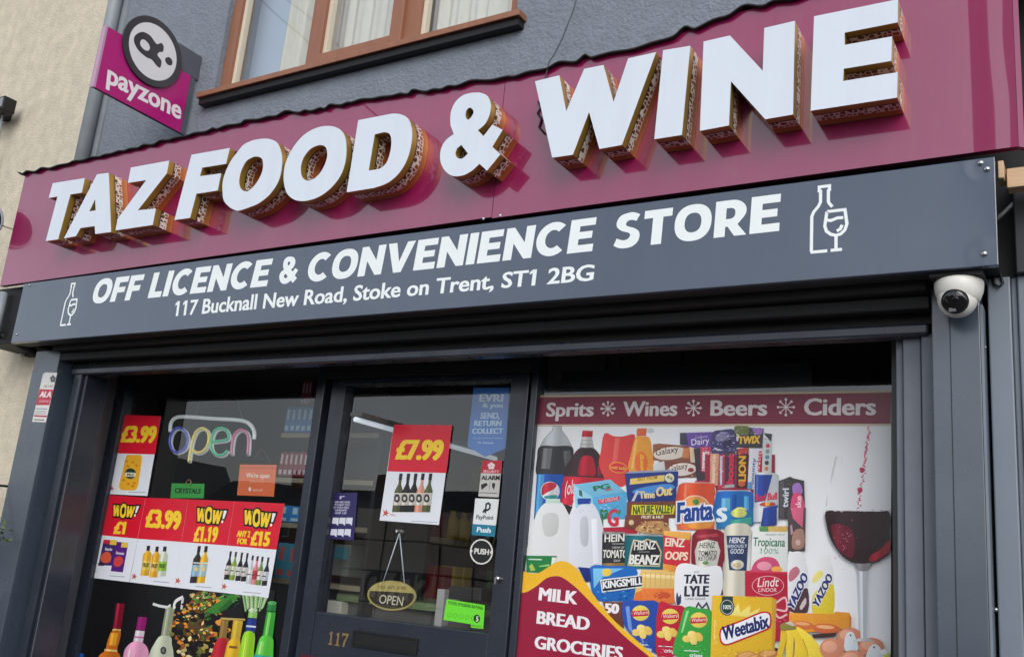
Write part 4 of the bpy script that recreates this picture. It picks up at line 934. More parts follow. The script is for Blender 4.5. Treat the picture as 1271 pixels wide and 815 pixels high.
# stickers on the door
a = Art(GY+.006, I_); a.poly((28, 108, 196), [(845, 198), (1018, 198), (1000, 490), (900, 530), (815, 480)])
PB = (190, 214, 240)
for s, x0, x1, y, t in (('EVRI', 873, 985, 264, 230), ('& you', 888, 985, 292, 272), ('SEND,', 878, 970, 346, 318), ('RETURN', 848, 978, 381, 356), ('COLLECT', 838, 986, 418, 394)): a.txt(s, (x0, y), (x1, y), t, PB, .015, bold=.03)
a.line((130, 170, 220), 3, [(842, 440), (985, 441)]); a.txt('in store', (865, 466), (940, 468), 455, PB, .01)
tag(a.build('hanging_banner_sticker'), 'blue pennant sticker with white parcel lettering at the top of the door glass', 'sticker')
a = Art(PYG, I_); a.poly((196, 194, 190), [(888, 548), (983, 548), (966, 725), (868, 720)]); a.poly((190, 32, 58), [(888, 548), (983, 548), (976, 611), (880, 608)])
for k in range(5): a.ell((236, 214, 218), 931+10*math.cos(k*1.257-1.57), 574+10*math.sin(k*1.257-1.57), 8, 8, 0, 10)
a.txt('SECURITY', (892, 604), (968, 606), 594, (236, 214, 218), .015); a.txt('ALARM', (882, 641), (970, 641), 621, (30, 30, 32), .02, bold=.04)
a.poly((40, 40, 42), [(880, 664), (905, 654), (915, 664), (900, 676), (884, 690)]); a.poly((40, 40, 42), [(935, 655), (950, 657), (948, 672), (942, 690), (934, 672)]); a.line((90, 90, 92), 2, [(925, 650), (920, 692)]); a.line((90, 90, 92), 3, [(875, 702), (958, 706)])
tag(a.build('alarm_sticker'), 'small red and grey alarm sticker under the blue pennant on the door', 'sticker', 'alarm stickers')
a = Art(PYG, J); a.poly((226, 230, 232), [(953, -8), (1070, -4), (1048, 182), (935, 172)]); a.poly((28, 122, 150), [(941, 118), (1056, 126), (1048, 182), (935, 172)])
a.line((30, 32, 36), 8, [(1002, 66), (1007, 20), (1018, 16), (1026, 24), (1024, 42), (1014, 50), (998, 50), (990, 62)]); a.txt('PayPoint', (957, 94), (1042, 97), 74, (30, 32, 36), .012, bold=.015); a.txt('Push', (960, 157), (1027, 162), (964, 133), (226, 236, 240), .015, bold=.03)
tag(a.build('payment_sticker'), 'white sticker with a black P emblem and a teal Push strip on the door', 'sticker')
a = Art(PYG, J); a.ell((222, 220, 214), 983, 255, 57, 63); a.ell((26, 26, 28), 983, 255, 50, 56); a.poly((222, 220, 214), [(928, 240), (942, 250), (928, 268)]); a.poly((222, 220, 214), [(1036, 244), (1023, 258), (1036, 272)]); a.txt('PUSH', (948, 264), (1018, 270), (951, 238), (226, 224, 218), .015, bold=.03)
tag(a.build('push_sticker'), 'round black PUSH sticker with a white rim at the door edge', 'sticker')
a = Art(PYG, J); a.poly((108, 220, 52), [(812, 488), (1000, 518), (992, 635), (930, 628), (932, 612), (795, 590)]); a.txt('FOOD HYGIENE RATING', (820, 512), (990, 541), (822, 498), (24, 60, 20), .012, bold=.015)
for k in range(5): a.ring((60, 150, 40), 826+k*29, 565+k*4.5, 10, 2, 11)
a.ell((24, 40, 20), 961, 584, 16, 20); a.txt('5', (955, 597), (968, 598), 573, (220, 240, 210), .02); a.txt('VERY GOOD', (934, 622), (984, 628), 615, (24, 60, 20), .01)
tag(a.build('hygiene_sticker'), 'bright green food hygiene rating sticker at the bottom of the door glass', 'sticker')
a = Art(PYG, I_); a.poly((42, 36, 92), [(155, 705), (286, 702), (268, 932), (122, 922)])
a.txt('r', (200, 733), (224, 733), 712, (200, 198, 220), .01)
for k, s in enumerate(('WE ARE HERE', 'TO HELP YOU', 'IF YOU FEEL', 'UNSAFE', 'ASK US')): y = 752+k*13; a.txt(s, (176-k*2+(k > 2)*8, y), (250-k*2-(k > 2)*10, y+1), y-9, (196, 196, 214), .015, bold=.02)
for r in range(2):
    for k in range(3):
        x, y = 168+k*33-r*8, 822+r*55; a.poly((214, 216, 228), [(x, y), (x+29, y+1), (x+25, y+40), (x+14, y+30), (x-5, y+29)])
tag(a.build('help_sticker'), 'dark purple sticker with six white speech bubbles at the left edge of the door', 'sticker')
# alarm sticker on the pilaster
a = Art(-.1515, (0, 420, .1473)); a.poly((214, 212, 210), [(362, 300), (378, 285), (482, 288), (385, 705), (270, 700)]); a.poly((178, 34, 58), [(335, 425), (452, 430), (415, 560), (300, 560)])
a.txt('ALA', (332, 492), (428, 494), (345, 445), (232, 214, 218), .02, bold=.05); a.txt('SUPPORT', (330, 536), (420, 538), 518, (226, 170, 180), .015)
for k in range(5): a.ell((70, 70, 76), 446+14*math.cos(k*1.257-1.57), 340+18*math.sin(k*1.257-1.57), 11, 13, 0, 10)
a.txt('SECURE', (368, 410), (446, 410), 392, (150, 60, 80), .01); a.poly((178, 34, 58), [(290, 642), (398, 648), (394, 662), (285, 656)]); a.line((130, 130, 134), 5, [(300, 590), (398, 592)]); a.line((150, 150, 154), 5, [(296, 612), (392, 614)]); a.line((150, 150, 154), 5, [(292, 630), (388, 632)]); a.line((110, 110, 112), 6, [(285, 682), (372, 686)])
tag(a.build('alarm_sticker'), 'tall red and white alarm sticker on the left dark grey pilaster', 'sticker', 'alarm stickers')

# hanging signs
def strings(o, pts, r=.0022, m='letter_white'): return MB().tube([W(p[0], p[1], HY) for p in pts], r, 6).build('string', M[m], o)
def cvp(c, p): return (c[0]+p[0]*c[2], c[1]+p[1]*c[2])
HY = GY+.03
op = thing('open_plaque', 'oval gold rimmed OPEN plaque hanging by a string in the door', 'sign', W(485, 738, HY))
a = Art(HY, J); a.ell((176, 160, 92), 540, 471, 120, 74, 3, 40); a.ell((58, 52, 44), 540, 471, 110, 65, 3, 40)
a.poly((190, 174, 108), [(434, 447), (446, 425), (480, 410), (540, 403), (600, 412), (640, 438), (648, 460), (540, 452)]); a.txt('YES WE ARE', (470, 437), (612, 441), 422, (110, 92, 44), .01)
a.txt('OPEN', (477, 508), (594, 522), (484, 465), (216, 210, 186), .005)
a.build('plaque', op, back=.006)
strings(op, [cvp(J, p) for p in ((497, 408), (578, 165))]); strings(op, [cvp(J, p) for p in ((603, 408), (580, 165))])
q = W(*cvp(J, (580, 148)), GY+.002); MB().lathe([(0, .02), (.008, .018), (.010, .008), (.02, .001), (.021, 0)], q, (0, 1, 0), 18).build('suction_hook', M['glass_up'], op)
oc = thing('open_card', 'orange "We\'re open" card hanging by strings in the left window', 'sign', W(317, 595, HY))
Lc = (180, 430, .2455)
a = Art(HY, Lc); a.poly((236, 112, 62), [(480, 595), (665, 597), (650, 757), (465, 750)]); a.txt("We're open", (510, 660), (628, 663), (513, 638), (250, 224, 210), .015, bold=.02); a.txt('Come on in', (528, 684), (600, 686), 676, (250, 210, 190), .01)
a.ell((250, 224, 210), 530, 720, 7, 11); a.txt('just ask', (545, 728), (596, 730), 716, (250, 214, 196), .01); a.line((214, 96, 54), 5, [(482, 612), (663, 614)])
a.build('card', oc, back=.003)
strings(oc, [cvp(Lc, p) for p in ((533, 597), (588, 515))], .0015, 'cable'); strings(oc, [cvp(Lc, p) for p in ((640, 597), (592, 515))], .0015, 'cable')
gc = thing('green_card', 'small green hook card with dark capitals above the price row', 'sign', W(232, 608, HY))
a = Art(HY, Lc); a.poly((62, 168, 72), [(135, 690), (300, 692), (295, 765), (128, 765)]); a.txt('CRYSTALS', (150, 738), (280, 742), (154, 714), (20, 60, 30), .02, bold=.04); a.build('card', gc, back=.003)
q = W(*cvp(Lc, (220, 690)), HY-.003); MB().tube([q+Vector((.017*math.cos(t), 0, .017*math.sin(t))) for t in (R_(k) for k in range(-30, 215, 15))], .003, 6, m=0).build('hook', M['gold'], gc)

# neon open sign
NY = GY+.06
on = thing('neon_sign', 'pastel tube "open" sign with a white frame hanging in the left window', 'sign', W(262, 540, NY))
def tubepath(pts, r, name, m, y=NY, closed=False):
    P = spline(pts, 5, closed); P = P+[P[0]] if closed else P
    return MB().tube([W(*cvp(Lc, p), y) for p in P], r, 10).build(name, m, on)
neon = {k: mat('pale '+k+' tube', c, .3, coat=.3) for k, c in dict(blue=(84, 92, 200), yellow=(232, 212, 104), green=(60, 186, 140), pink=(200, 110, 148), milk=(226, 232, 236)).items()}
for k in neon.values():
    b = k.node_tree.nodes['Principled BSDF']; b.inputs['Emission Color'].default_value = b.inputs['Base Color'].default_value; b.inputs['Emission Strength'].default_value = .12
o_ = [(215, 470), (200, 425), (165, 410), (135, 435), (125, 485), (140, 525), (170, 532), (203, 512)]
p_ = [(220, 582), (228, 530), (240, 470), (262, 425), (295, 412), (320, 440), (318, 490), (295, 525), (262, 535), (236, 520)]
e_ = [(340, 480), (418, 466), (412, 425), (385, 410), (352, 425), (334, 475), (336, 520), (362, 545), (395, 545), (415, 525)]
n_ = [(436, 545), (440, 490), (452, 445), (480, 420), (508, 430), (522, 465), (518, 545)]
off = lambda l, dx, dy: [(x+dx, y+dy) for x, y in l]
for l, c, cl in ((o_, 'blue', True), (p_, 'yellow', False), (e_, 'green', False), (n_, 'pink', False)):
    tubepath(l, .0065, 'letter_tube', neon[c], NY, cl); tubepath(off(l, 8, 6), .0088, 'letter_backing', neon['milk'], NY+.018, cl)
tubepath([(128, 430), (132, 385), (160, 358), (220, 355), (350, 364), (480, 372), (530, 392), (552, 430), (552, 468)], .0095, 'frame_tube', neon['milk'])
for a_, b_2 in (((250, 356), (290, 250)), ((495, 372), (455, 240))): MB().tube([W(*cvp(Lc, a_), NY), W(*cvp(Lc, b_2), NY+.05)], .0012, 5).build('hanging_wire', M['pipe'], on)

# big bottle poster, lower left window
a = Art(GY-.004, G); BK = (16, 16, 18)
a.poly(BK, [(72, 395), (955, 500), (880, 950), (-20, 950)])
a.pic = 'cyl'
a.poly((30, 96, 190), [(10, 800), (50, 795), (58, 840), (6, 840)])
bo = lambda cap, neck, body, lab, x, yc, yn, yb, wn, wb, l=-.2: None
# amber bottle
a.poly((128, 18, 44), [(205, 561), (246, 563), (228, 683), (190, 681)]); a.poly((176, 44, 70), [(212, 562), (222, 563), (206, 681), (198, 681)]); a.poly((226, 196, 120), [(189, 681), (228, 683), (226, 694), (187, 692)])
a.curve((206, 110, 30), [(187, 692), (226, 694), (222, 735), (210, 782), (226, 812), (240, 900), (80, 900), (122, 812), (155, 782), (165, 740)], 4); a.poly((238, 170, 50), [(180, 700), (215, 702), (205, 760), (170, 758)]); a.poly((236, 206, 130), [(152, 775), (212, 781), (210, 790), (150, 785)]); a.curve((230, 150, 50), [(130, 830), (190, 820), (215, 835), (205, 880), (110, 880)], 3)
# pink bottle
a.poly((150, 24, 110), [(309, 624), (352, 627), (340, 690), (298, 686)]); a.poly((224, 214, 222), [(297, 688), (340, 692), (331, 745), (286, 740)]); a.curve((232, 160, 196), [(286, 742), (332, 747), (358, 785), (352, 850), (345, 900), (225, 900), (238, 820), (248, 775)], 4); a.poly((190, 80, 150), [(290, 715), (336, 719), (334, 726), (288, 722)]); a.poly((244, 196, 220), [(262, 780), (285, 772), (275, 850), (250, 850)])
# clear bottle
a.poly((150, 160, 130), [(440, 578), (482, 581), (472, 640), (462, 720), (415, 716), (428, 640)]); a.poly((186, 192, 168), [(446, 590), (456, 592), (436, 716), (424, 714)]); a.curve((196, 204, 180), [(414, 715), (462, 720), (468, 755), (476, 800), (470, 900), (340, 900), (362, 800), (385, 752)], 4); a.ell((40, 42, 40), 428, 783, 14, 18); a.ell((120, 124, 110), 428, 783, 7, 10)
a.stroke((214, 214, 212), .006, [a.at(p) for p in ((378, 564), (410, 574), (445, 580), (462, 570))]); a.stroke((226, 226, 226), .008, [a.at(p) for p in spline([(520, 532), (490, 548), (478, 570), (482, 590)], 4, False)][:-1]); a.stroke((200, 200, 200), .008, [a.at(p) for p in ((519, 534), (516, 565), (512, 590))])
# fruit, gift basket
a.pic = 'flat'
rg = random.Random(12)
for k in range(300):
    x = rg.uniform(450, 800); y = rg.uniform(510, 860); 
    if (x-620)**2/165**2+(y-690)**2/180**2 > 1: continue
    c = rg.choice([(206, 130, 40), (226, 150, 60), (120, 110, 40), (90, 100, 40), (60, 48, 28), (170, 150, 70), (40, 34, 26), (150, 80, 30), (190, 170, 110), (16, 15, 14), (24, 20, 16), (28, 26, 18), (214, 200, 150)]); n = rg.randint(4, 6); r = rg.uniform(6, 24); t0 = rg.uniform(0, 6)
    a.poly(c, [(x+r*rg.uniform(.5, 1.2)*math.cos(t0+6.283*i/n), y+r*rg.uniform(.4, 1)*math.sin(t0+6.283*i/n)) for i in range(n)])
def fruit(cx, cy, R):       # cut fruit and dried slices, petal by petal
    for k in range(34):
        t = rg.uniform(0, 6.283); r0 = R*rg.uniform(.05, .75); l = R*rg.uniform(.25, .5); w = R*rg.uniform(.06, .16); c = rg.choice(((226, 140, 40), (236, 176, 80), (246, 214, 140), (150, 84, 30), (60, 40, 20), (110, 120, 50), (220, 206, 160), (30, 24, 16), (80, 96, 40)))
        x, y = cx+r0*math.cos(t)*1.25, cy+r0*math.sin(t)*.85; t += rg.uniform(-.5, .5)
        a.curve(c, [(x, y), (x+l*.5*math.cos(t)-w*math.sin(t), y+l*.5*math.sin(t)+w*math.cos(t)), (x+l*math.cos(t), y+l*math.sin(t)), (x+l*.5*math.cos(t)+w*math.sin(t), y+l*.5*math.sin(t)-w*math.cos(t))], 3)
a.curve((110, 64, 24), [(555, 560), (590, 510), (640, 512), (655, 560), (620, 605), (575, 600)], 4); fruit(605, 556, 50)
a.curve((84, 60, 30), [(520, 690), (560, 640), (620, 640), (660, 690), (610, 735), (550, 725)], 4); fruit(588, 688, 64); fruit(560, 625, 30)
for k in range(26):
    t = rg.uniform(0, 6.283); x = rg.uniform(480, 700); y = rg.uniform(600, 820); a.curve((12, 11, 10), [(x, y), (x+rg.uniform(10, 26), y+rg.uniform(-8, 8)), (x+rg.uniform(20, 44), y+rg.uniform(-4, 20)), (x+rg.uniform(4, 20), y+rg.uniform(8, 20))], 2)
for k in range(60):
    x = rg.uniform(560, 800); y = rg.uniform(510, 640); l = rg.uniform(18, 40); t = rg.uniform(-1.2, .4); c = rg.choice(((60, 130, 50), (40, 96, 40), (96, 150, 70), (26, 60, 28), (140, 176, 90)))
    a.curve(c, [(x, y), (x+l*.5*math.cos(t)-4, y+l*.5*math.sin(t)-5), (x+l*math.cos(t), y+l*math.sin(t)), (x+l*.5*math.cos(t)+4, y+l*.5*math.sin(t)+5)], 2)
a.poly((60, 130, 50), [(625, 600), (680, 560), (750, 520), (770, 525), (740, 570), (680, 612)]); a.poly((40, 96, 40), [(690, 590), (745, 540), (760, 560), (700, 612)])
for k in range(16): x = 815+k*5.5; a.stroke(((150, 190, 130), (90, 140, 70), (190, 200, 170))[k % 3], .004, [a.at((x, 600-k % 4*6)), a.at((x-14+k*2.2, 515+k*1.4))])
a.poly(BK, [(700, 600), (800, 560), (815, 640), (720, 640)]); a.poly((190, 160, 90), [(700, 628), (815, 634), (815, 642), (700, 638)])
# red and yellow bottles
a.pic = 'cyl'
a.poly((150, 120, 60), [(702, 640), (738, 642), (726, 730), (690, 728)]); a.curve((186, 30, 50), [(688, 728), (728, 731), (735, 790), (730, 900), (640, 900), (660, 790)], 3); a.poly((214, 180, 60), [(760, 640), (806, 645), (790, 740), (745, 736)]); a.curve((226, 180, 40), [(742, 736), (792, 740), (786, 900), (705, 900), (722, 790)], 3); a.poly((120, 80, 30), [(742, 760), (780, 764), (778, 775), (740, 771)])
# green bottle with blue band
a.poly((150, 206, 110), [(830, 600), (872, 603), (868, 632), (826, 628)]); a.ell((196, 220, 190), 851, 594, 22, 10); a.poly((34, 60, 140), [(824, 632), (867, 636), (860, 700), (812, 696)]); a.poly((200, 210, 226), [(818, 664), (864, 668), (862, 676), (816, 672)]); a.curve((150, 210, 40), [(812, 698), (860, 703), (856, 790), (852, 900), (770, 900), (790, 780)], 3); a.poly((196, 232, 90), [(815, 720), (830, 722), (808, 860), (794, 858)])
# green bottle
a.poly((40, 130, 60), [(918, 565), (960, 568), (956, 600), (912, 596)]); a.ell((90, 170, 100), 939, 560, 22, 9); a.poly((60, 170, 60), [(914, 600), (956, 604), (942, 720), (894, 714)]); a.poly((140, 220, 110), [(924, 606), (936, 608), (918, 712), (904, 710)]); a.curve((92, 200, 66), [(893, 716), (943, 722), (948, 780), (936, 900), (846, 900), (868, 780)], 3); a.poly((30, 170, 160), [(855, 802), (945, 812), (942, 840), (850, 830)]); a.poly((170, 230, 130), [(890, 740), (906, 742), (890, 800), (874, 798)])
tag(a.build('bottle_poster'), 'large black poster of spirits bottles and fruit filling the lower left window', 'poster')
# ================================================================== the big grocery poster in the right-hand window
a = Art(GY-.004)
def use(*c): a.cv = c
use(0, 0, 1)
a.poly((238, 240, 244), [(666.3, 490.6), (1106.5, 484.3), (1105, 1010), (619, 1010)])
a.poly((196, 178, 150), [(666.3, 490.6), (1106.5, 484.3), (1106.4, 487), (666.1, 493)]); a.poly((126, 22, 58), [(666.1, 493), (1106.4, 487), (1105.6, 525.6), (663.9, 526.4)]); a.poly((206, 192, 166), [(663.9, 526.4), (1105.6, 525.6), (1105.5, 528.4), (663.6, 528.9)])
HW = (226, 218, 222)
use(630, 420, .27); a.txt('Sprits', (178, 357), (393, 356), (183, 296), HW, .015, bold=.02); a.txt('Wines', (530, 355), (778, 353), (534, 291), HW, .015, bold=.02)
def flake(cx, cy, r):
    for k in range(4):
        t = k*math.pi/4; a.line(HW, 4.5, [(cx-r*math.cos(t), cy-r*math.sin(t)), (cx+r*math.cos(t), cy+r*math.sin(t))])
    for k in range(8): t = k*math.pi/4; a.ell(HW, cx+r*math.cos(t), cy+r*math.sin(t), 6.5, 6.5, 0, 8)
flake(462, 322, 29); flake(855, 319, 32)
use(860, 420, .27); a.txt('Beers', (82, 353), (340, 352), (84, 285), HW, .015, bold=.02); a.txt('Ciders', (512, 351), (840, 350), (514, 277), HW, .015, bold=.02); flake(428, 315, 36)
A = (640, 520, .1472); C = (760, 520, .1472); D = (880, 520, .1472); B = (630, 630, .227); E_ = (800, 630, .227); F = (960, 630, .227)
K = (34, 32, 36)
# back row: colas
a.pic = 'cyl'
use(*A)
a.poly((202, 208, 214), [(318, 58), (387, 60), (390, 95), (430, 150), (476, 232), (205, 230), (242, 165), (310, 95)]); a.line((150, 155, 160), 5, [(205, 230), (242, 165), (310, 95), (318, 58), (387, 60), (390, 95), (432, 150), (476, 232)])
a.curve((52, 52, 56), [(205, 230), (340, 226), (476, 232), (486, 330), (470, 470), (320, 474), (180, 470), (182, 330)], 4); a.poly((122, 124, 128), [(235, 245), (312, 245), (288, 420), (215, 416)]); a.poly((90, 92, 96), [(400, 270), (460, 262), (470, 330), (420, 400)])
a.poly((16, 84, 178), [(180, 462), (418, 464), (392, 620), (360, 840), (155, 840)]); a.poly((84, 168, 226), [(190, 464), (245, 464), (220, 830), (165, 830)]); a.ell((228, 230, 234), 292, 605, 82, 80); a.curve((206, 44, 66), [(222, 590), (245, 545), (300, 530), (345, 548), (330, 585), (270, 615), (225, 640)], 4); a.curve((40, 150, 150), [(240, 655), (290, 640), (350, 640), (340, 668), (290, 682)], 4)
a.poly((206, 24, 52), [(566, 94), (652, 98), (648, 150), (556, 148)]); a.poly((206, 206, 204), [(560, 150), (645, 150), (662, 245), (538, 245)]); a.line((150, 150, 150), 5, [(555, 178), (650, 180)]); a.line((150, 150, 150), 5, [(548, 210), (655, 212)])
a.curve((60, 34, 42), [(538, 245), (600, 240), (662, 246), (716, 310), (752, 400), (756, 498), (600, 500), (412, 484), (432, 400), (480, 310)], 4); a.curve((192, 20, 50), [(560, 320), (610, 306), (650, 322), (674, 400), (672, 474), (600, 476), (528, 468), (535, 390)], 3); a.poly((150, 30, 52), [(690, 400), (720, 390), (722, 480), (695, 480)])
a.poly((212, 28, 58), [(412, 480), (756, 496), (745, 560), (500, 560), (480, 730), (380, 700), (392, 560)]); a.txt('(ola', (415, 640), (505, 620), (425, 525), (240, 226, 230), .01); a.ell((228, 40, 70), 440, 690, 50, 34); a.poly((48, 28, 34), [(383, 706), (482, 735), (455, 805), (398, 745)])
# red bag
a.pic = 'flat'
use(0, 0, 1); a.poly((222, 66, 66), spline([(750.4, 537.7), (762, 541), (773, 541.5), (788.5, 539.5), (784, 563), (779, 600), (757, 601), (744, 578), (746, 560)], 3)); a.poly((238, 104, 96), [(764, 543), (770, 543), (766, 575), (760, 574)]); a.ell((238, 146, 60), 767.5, 580, 11.5, 7, 8); a.ell((214, 50, 56), 767.5, 580, 10, 5.6, 8); a.txt('malt balls', (758.5, 581), (777, 583), 577.4, (246, 190, 90), .015)
use(*C)
a.poly((222, 106, 66), [(205, 95), (215, 76), (292, 76), (284, 142), (205, 140)]); a.ell((206, 210, 216), 320, 96, 32, 22); a.curve((234, 158, 58), [(200, 152), (260, 146), (312, 155), (335, 250), (342, 440), (145, 440), (160, 290)], 4); a.ell((234, 110, 50), 245, 365, 56, 92); a.txt('energy', (264, 432), (256, 292), (232, 432), (238, 190, 70), .015, bold=.02); a.poly((246, 196, 110), [(196, 170), (215, 170), (180, 420), (160, 420)])
a.poly((146, 88, 66), [(345, 212), (400, 205), (650, 228), (692, 240), (684, 366), (345, 345)]); a.ell((226, 214, 204), 490, 288, 142, 54, -6); a.txt('Galaxy', (370, 308), (560, 274), (366, 258), (66, 40, 36), .005); a.poly((206, 128, 74), [(600, 250), (650, 240), (650, 330), (590, 325)]); a.poly((226, 196, 160), [(652, 232), (692, 240), (684, 366), (662, 364)])
a.poly((124, 66, 58), [(395, 352), (712, 366), (712, 490), (560, 495), (395, 440)]); a.ell((228, 216, 208), 590, 424, 122, 54, -4); a.txt('Galaxy', (478, 444), (640, 412), (474, 395), (66, 40, 36), .005); a.poly((214, 214, 216), [(345, 380), (440, 352), (450, 440), (350, 440)]); a.ell((140, 50, 50), 665, 428, 26, 18)
a.poly((108, 78, 166), [(572, 116), (905, 106), (905, 232), (700, 244), (572, 214)]); a.poly((70, 66, 86), [(572, 116), (622, 114), (645, 215), (572, 214)]); a.txt('Dairy M', (670, 222), (890, 196), (668, 170), (232, 228, 240), .008); a.txt('Cadbury', (700, 166), (806, 152), (700, 146), (206, 196, 226), .005)
a.poly((60, 50, 58), [(690, 250), (760, 242), (760, 520), (715, 520)]); a.poly((200, 60, 92), [(745, 236), (838, 232), (832, 400), (806, 520), (752, 494)]); a.poly((228, 214, 222), [(765, 275), (822, 272), (806, 436), (760, 434)]); a.txt('kitkat', (800, 425), (812, 285), (768, 425), (206, 50, 80), .01, bold=.02); a.poly((60, 48, 52), [(745, 440), (800, 450), (796, 515), (748, 510)]); a.poly((170, 40, 60), [(700, 520), (860, 510), (870, 600), (700, 560)])
use(*D)
a.curve((70, 66, 116), [(30, 120), (110, 92), (225, 98), (230, 270), (120, 300), (25, 290)], 3); a.curve((136, 132, 172), [(60, 140), (120, 110), (180, 130), (140, 180), (70, 190)], 2); a.poly((210, 206, 222), [(50, 238), (110, 258), (90, 268), (45, 252)]); a.poly((44, 40, 80), [(110, 190), (190, 170), (205, 240), (130, 250)])
a.poly((150, 30, 58), [(-30, 300), (560, 300), (560, 620), (-30, 620)])
a.poly((216, 158, 126), [(15, 290), (88, 290), (78, 562), (12, 548)]); a.poly((236, 200, 170), [(35, 300), (60, 300), (52, 540), (30, 536)]); a.poly((196, 56, 80), [(88, 300), (138, 298), (132, 592), (80, 582)]); a.poly((196, 204, 226), [(97, 312), (118, 310), (112, 560), (96, 560)])
a.poly((66, 46, 62), [(136, 272), (228, 280), (218, 566), (135, 578)]); a.txt('boost', (205, 545), (215, 292), (150, 545), (210, 44, 84), .02, bold=.04); a.poly((170, 174, 180), [(136, 556), (218, 548), (217, 574), (135, 582)])
a.poly((58, 36, 42), [(235, 252), (338, 240), (328, 582), (235, 582)]); a.txt('LION', (312, 525), (314, 312), (254, 525), (230, 168, 52), .02, bold=.03); a.poly((190, 60, 60), [(240, 250), (336, 240), (330, 290), (250, 305)]); a.ell((200, 90, 60), 280, 545, 30, 24)
a.poly((216, 214, 224), [(345, 252), (456, 250), (420, 470), (380, 592), (328, 590)]); a.txt('bounty', (378, 545), (396, 330), (352, 545), (60, 90, 160), .01, bold=.02); a.txt('crisp', (436, 440), (446, 268), (404, 440), (206, 56, 70), .01, bold=.03); a.poly((90, 150, 200), [(332, 530), (372, 530), (370, 590), (330, 590)])
a.poly((200, 206, 206), [(460, 118), (537, 128), (530, 456), (450, 456)]); a.poly((58, 58, 66), [(462, 118), (537, 126), (527, 192)]); 
for k, c in enumerate(((206, 60, 90), (120, 150, 150), (80, 140, 170), (70, 60, 80), (214, 120, 60))): a.ell(c, 500-k*3, 225+k*48, 18, 19, 0, 10)
a.poly((62, 60, 68), [(222, 62), (466, 80), (452, 242), (238, 236)]); a.curve((112, 124, 62), [(222, 62), (290, 58), (342, 68), (335, 125), (230, 128)], 3); a.curve((160, 120, 196), [(380, 78), (456, 84), (442, 132), (385, 130)], 3); a.txt('TWIX', (250, 208), (432, 204), (256, 148), (236, 190, 62), .02, bold=.04); a.poly((214, 208, 190), [(236, 120), (262, 140), (250, 190), (234, 180)])
# second row: tea, biscuits, cans
use(*A)
a.poly((122, 192, 226), [(490, 552), (800, 508), (930, 612), (650, 655)]); a.poly((84, 172, 220), [(650, 655), (944, 612), (930, 840), (676, 840)]); a.poly((158, 212, 238), [(490, 552), (650, 655), (676, 840), (520, 830)]); a.txt('PG', (668, 606), (800, 582), (655, 566), (40, 120, 80), .02, bold=.04); a.line((214, 70, 90), 10, [(760, 600), (812, 588)]); a.poly((196, 38, 70), [(695, 676), (876, 648), (878, 684), (702, 716)]); a.txt('THE ORIGINAL', (704, 708), (870, 680), 676, (236, 200, 210), .01); a.poly((60, 110, 90), [(536, 590), (562, 604), (566, 656), (538, 640)])
use(*B)
a.txt('P', (510, 100), (548, 98), (512, 10), (30, 120, 76), .02, bold=.04); a.txt('G', (550, 98), (606, 96), (552, 10), (206, 44, 70), .02, bold=.04); a.poly((60, 140, 80), [(600, 22), (622, 8), (618, 30), (606, 36)]); a.poly((176, 34, 56), [(520, 108), (712, 100), (712, 140), (520, 144)])
use(*C)
a.poly((28, 52, 128), [(108, 458), (560, 440), (548, 692), (134, 698)]); a.poly((150, 160, 190), [(108, 458), (150, 440), (530, 425), (560, 440)]); a.poly((232, 204, 112), [(155, 502), (445, 470), (442, 522), (150, 552)]); a.txt('BEST FROM', (215, 522), (380, 502), (218, 495), (176, 110, 50), .01, bold=.01); a.ell((222, 218, 192), 486, 495, 39, 38); a.ell((140, 150, 110), 476, 488, 12, 14); a.ell((120, 140, 110), 500, 500, 10, 12); a.curve((70, 140, 214), [(170, 610), (280, 570), (480, 545), (530, 580), (430, 600), (250, 640)], 3); a.txt('Time', (234, 668), (362, 662), (230, 610), (232, 208, 156), .02, bold=.04); a.txt('Out', (372, 650), (505, 636), (378, 575), (236, 206, 140), .02, bold=.04); a.poly((206, 206, 214), [(165, 690), (210, 600), (228, 606), (190, 690)])
a.poly((112, 62, 46), [(128, 698), (552, 690), (545, 830), (122, 830)]); a.poly((222, 210, 54), [(172, 722), (534, 726), (522, 800), (162, 806)]); a.txt('NATURE VALLEY', (178, 800), (520, 790), (180, 734), (36, 84, 44), .02, bold=.03)
use(*B); a.poly((118, 60, 46), [(648, 40), (884, 44), (884, 142), (640, 110)]); a.txt('FRUIT & NUT', (735, 58), (858, 58), 42, (236, 226, 200), .015, bold=.02); a.curve((190, 144, 92), [(700, 120), (740, 84), (800, 72), (870, 80), (884, 140), (760, 138)], 3); a.ell((120, 70, 48), 680, 80, 26, 26); a.ell((226, 196, 150), 680, 80, 14, 14)
for k in range(20): a.ell(((160, 100, 60), (222, 190, 140), (130, 74, 50))[k % 3], 735+(k*37) % 140, 92+(k*23) % 42, 9, 5, k*40, 7)
a.pic = 'cyl'
use(*C); a.poly((216, 206, 214), [(545, 572), (598, 530), (855, 534), (878, 590), (885, 840), (545, 840)]); a.curve((232, 84, 44), [(556, 590), (605, 540), (700, 538), (850, 542), (868, 595), (876, 840), (552, 840)], 3); a.poly((246, 130, 90), [(620, 548), (660, 546), (640, 660), (600, 660)]); a.ell((246, 214, 190), 702, 765, 134, 124); a.ell((240, 156, 78), 702, 765, 126, 116); a.curve((70, 150, 66), [(680, 690), (715, 672), (735, 700), (705, 725)], 3); a.poly((190, 206, 110), [(690, 725), (720, 725), (725, 790), (690, 790)])
use(*E_); a.poly((236, 114, 62), [(176, 20), (388, 20), (384, 122), (182, 118)]); a.ell((244, 160, 70), 300, 85, 80, 30)
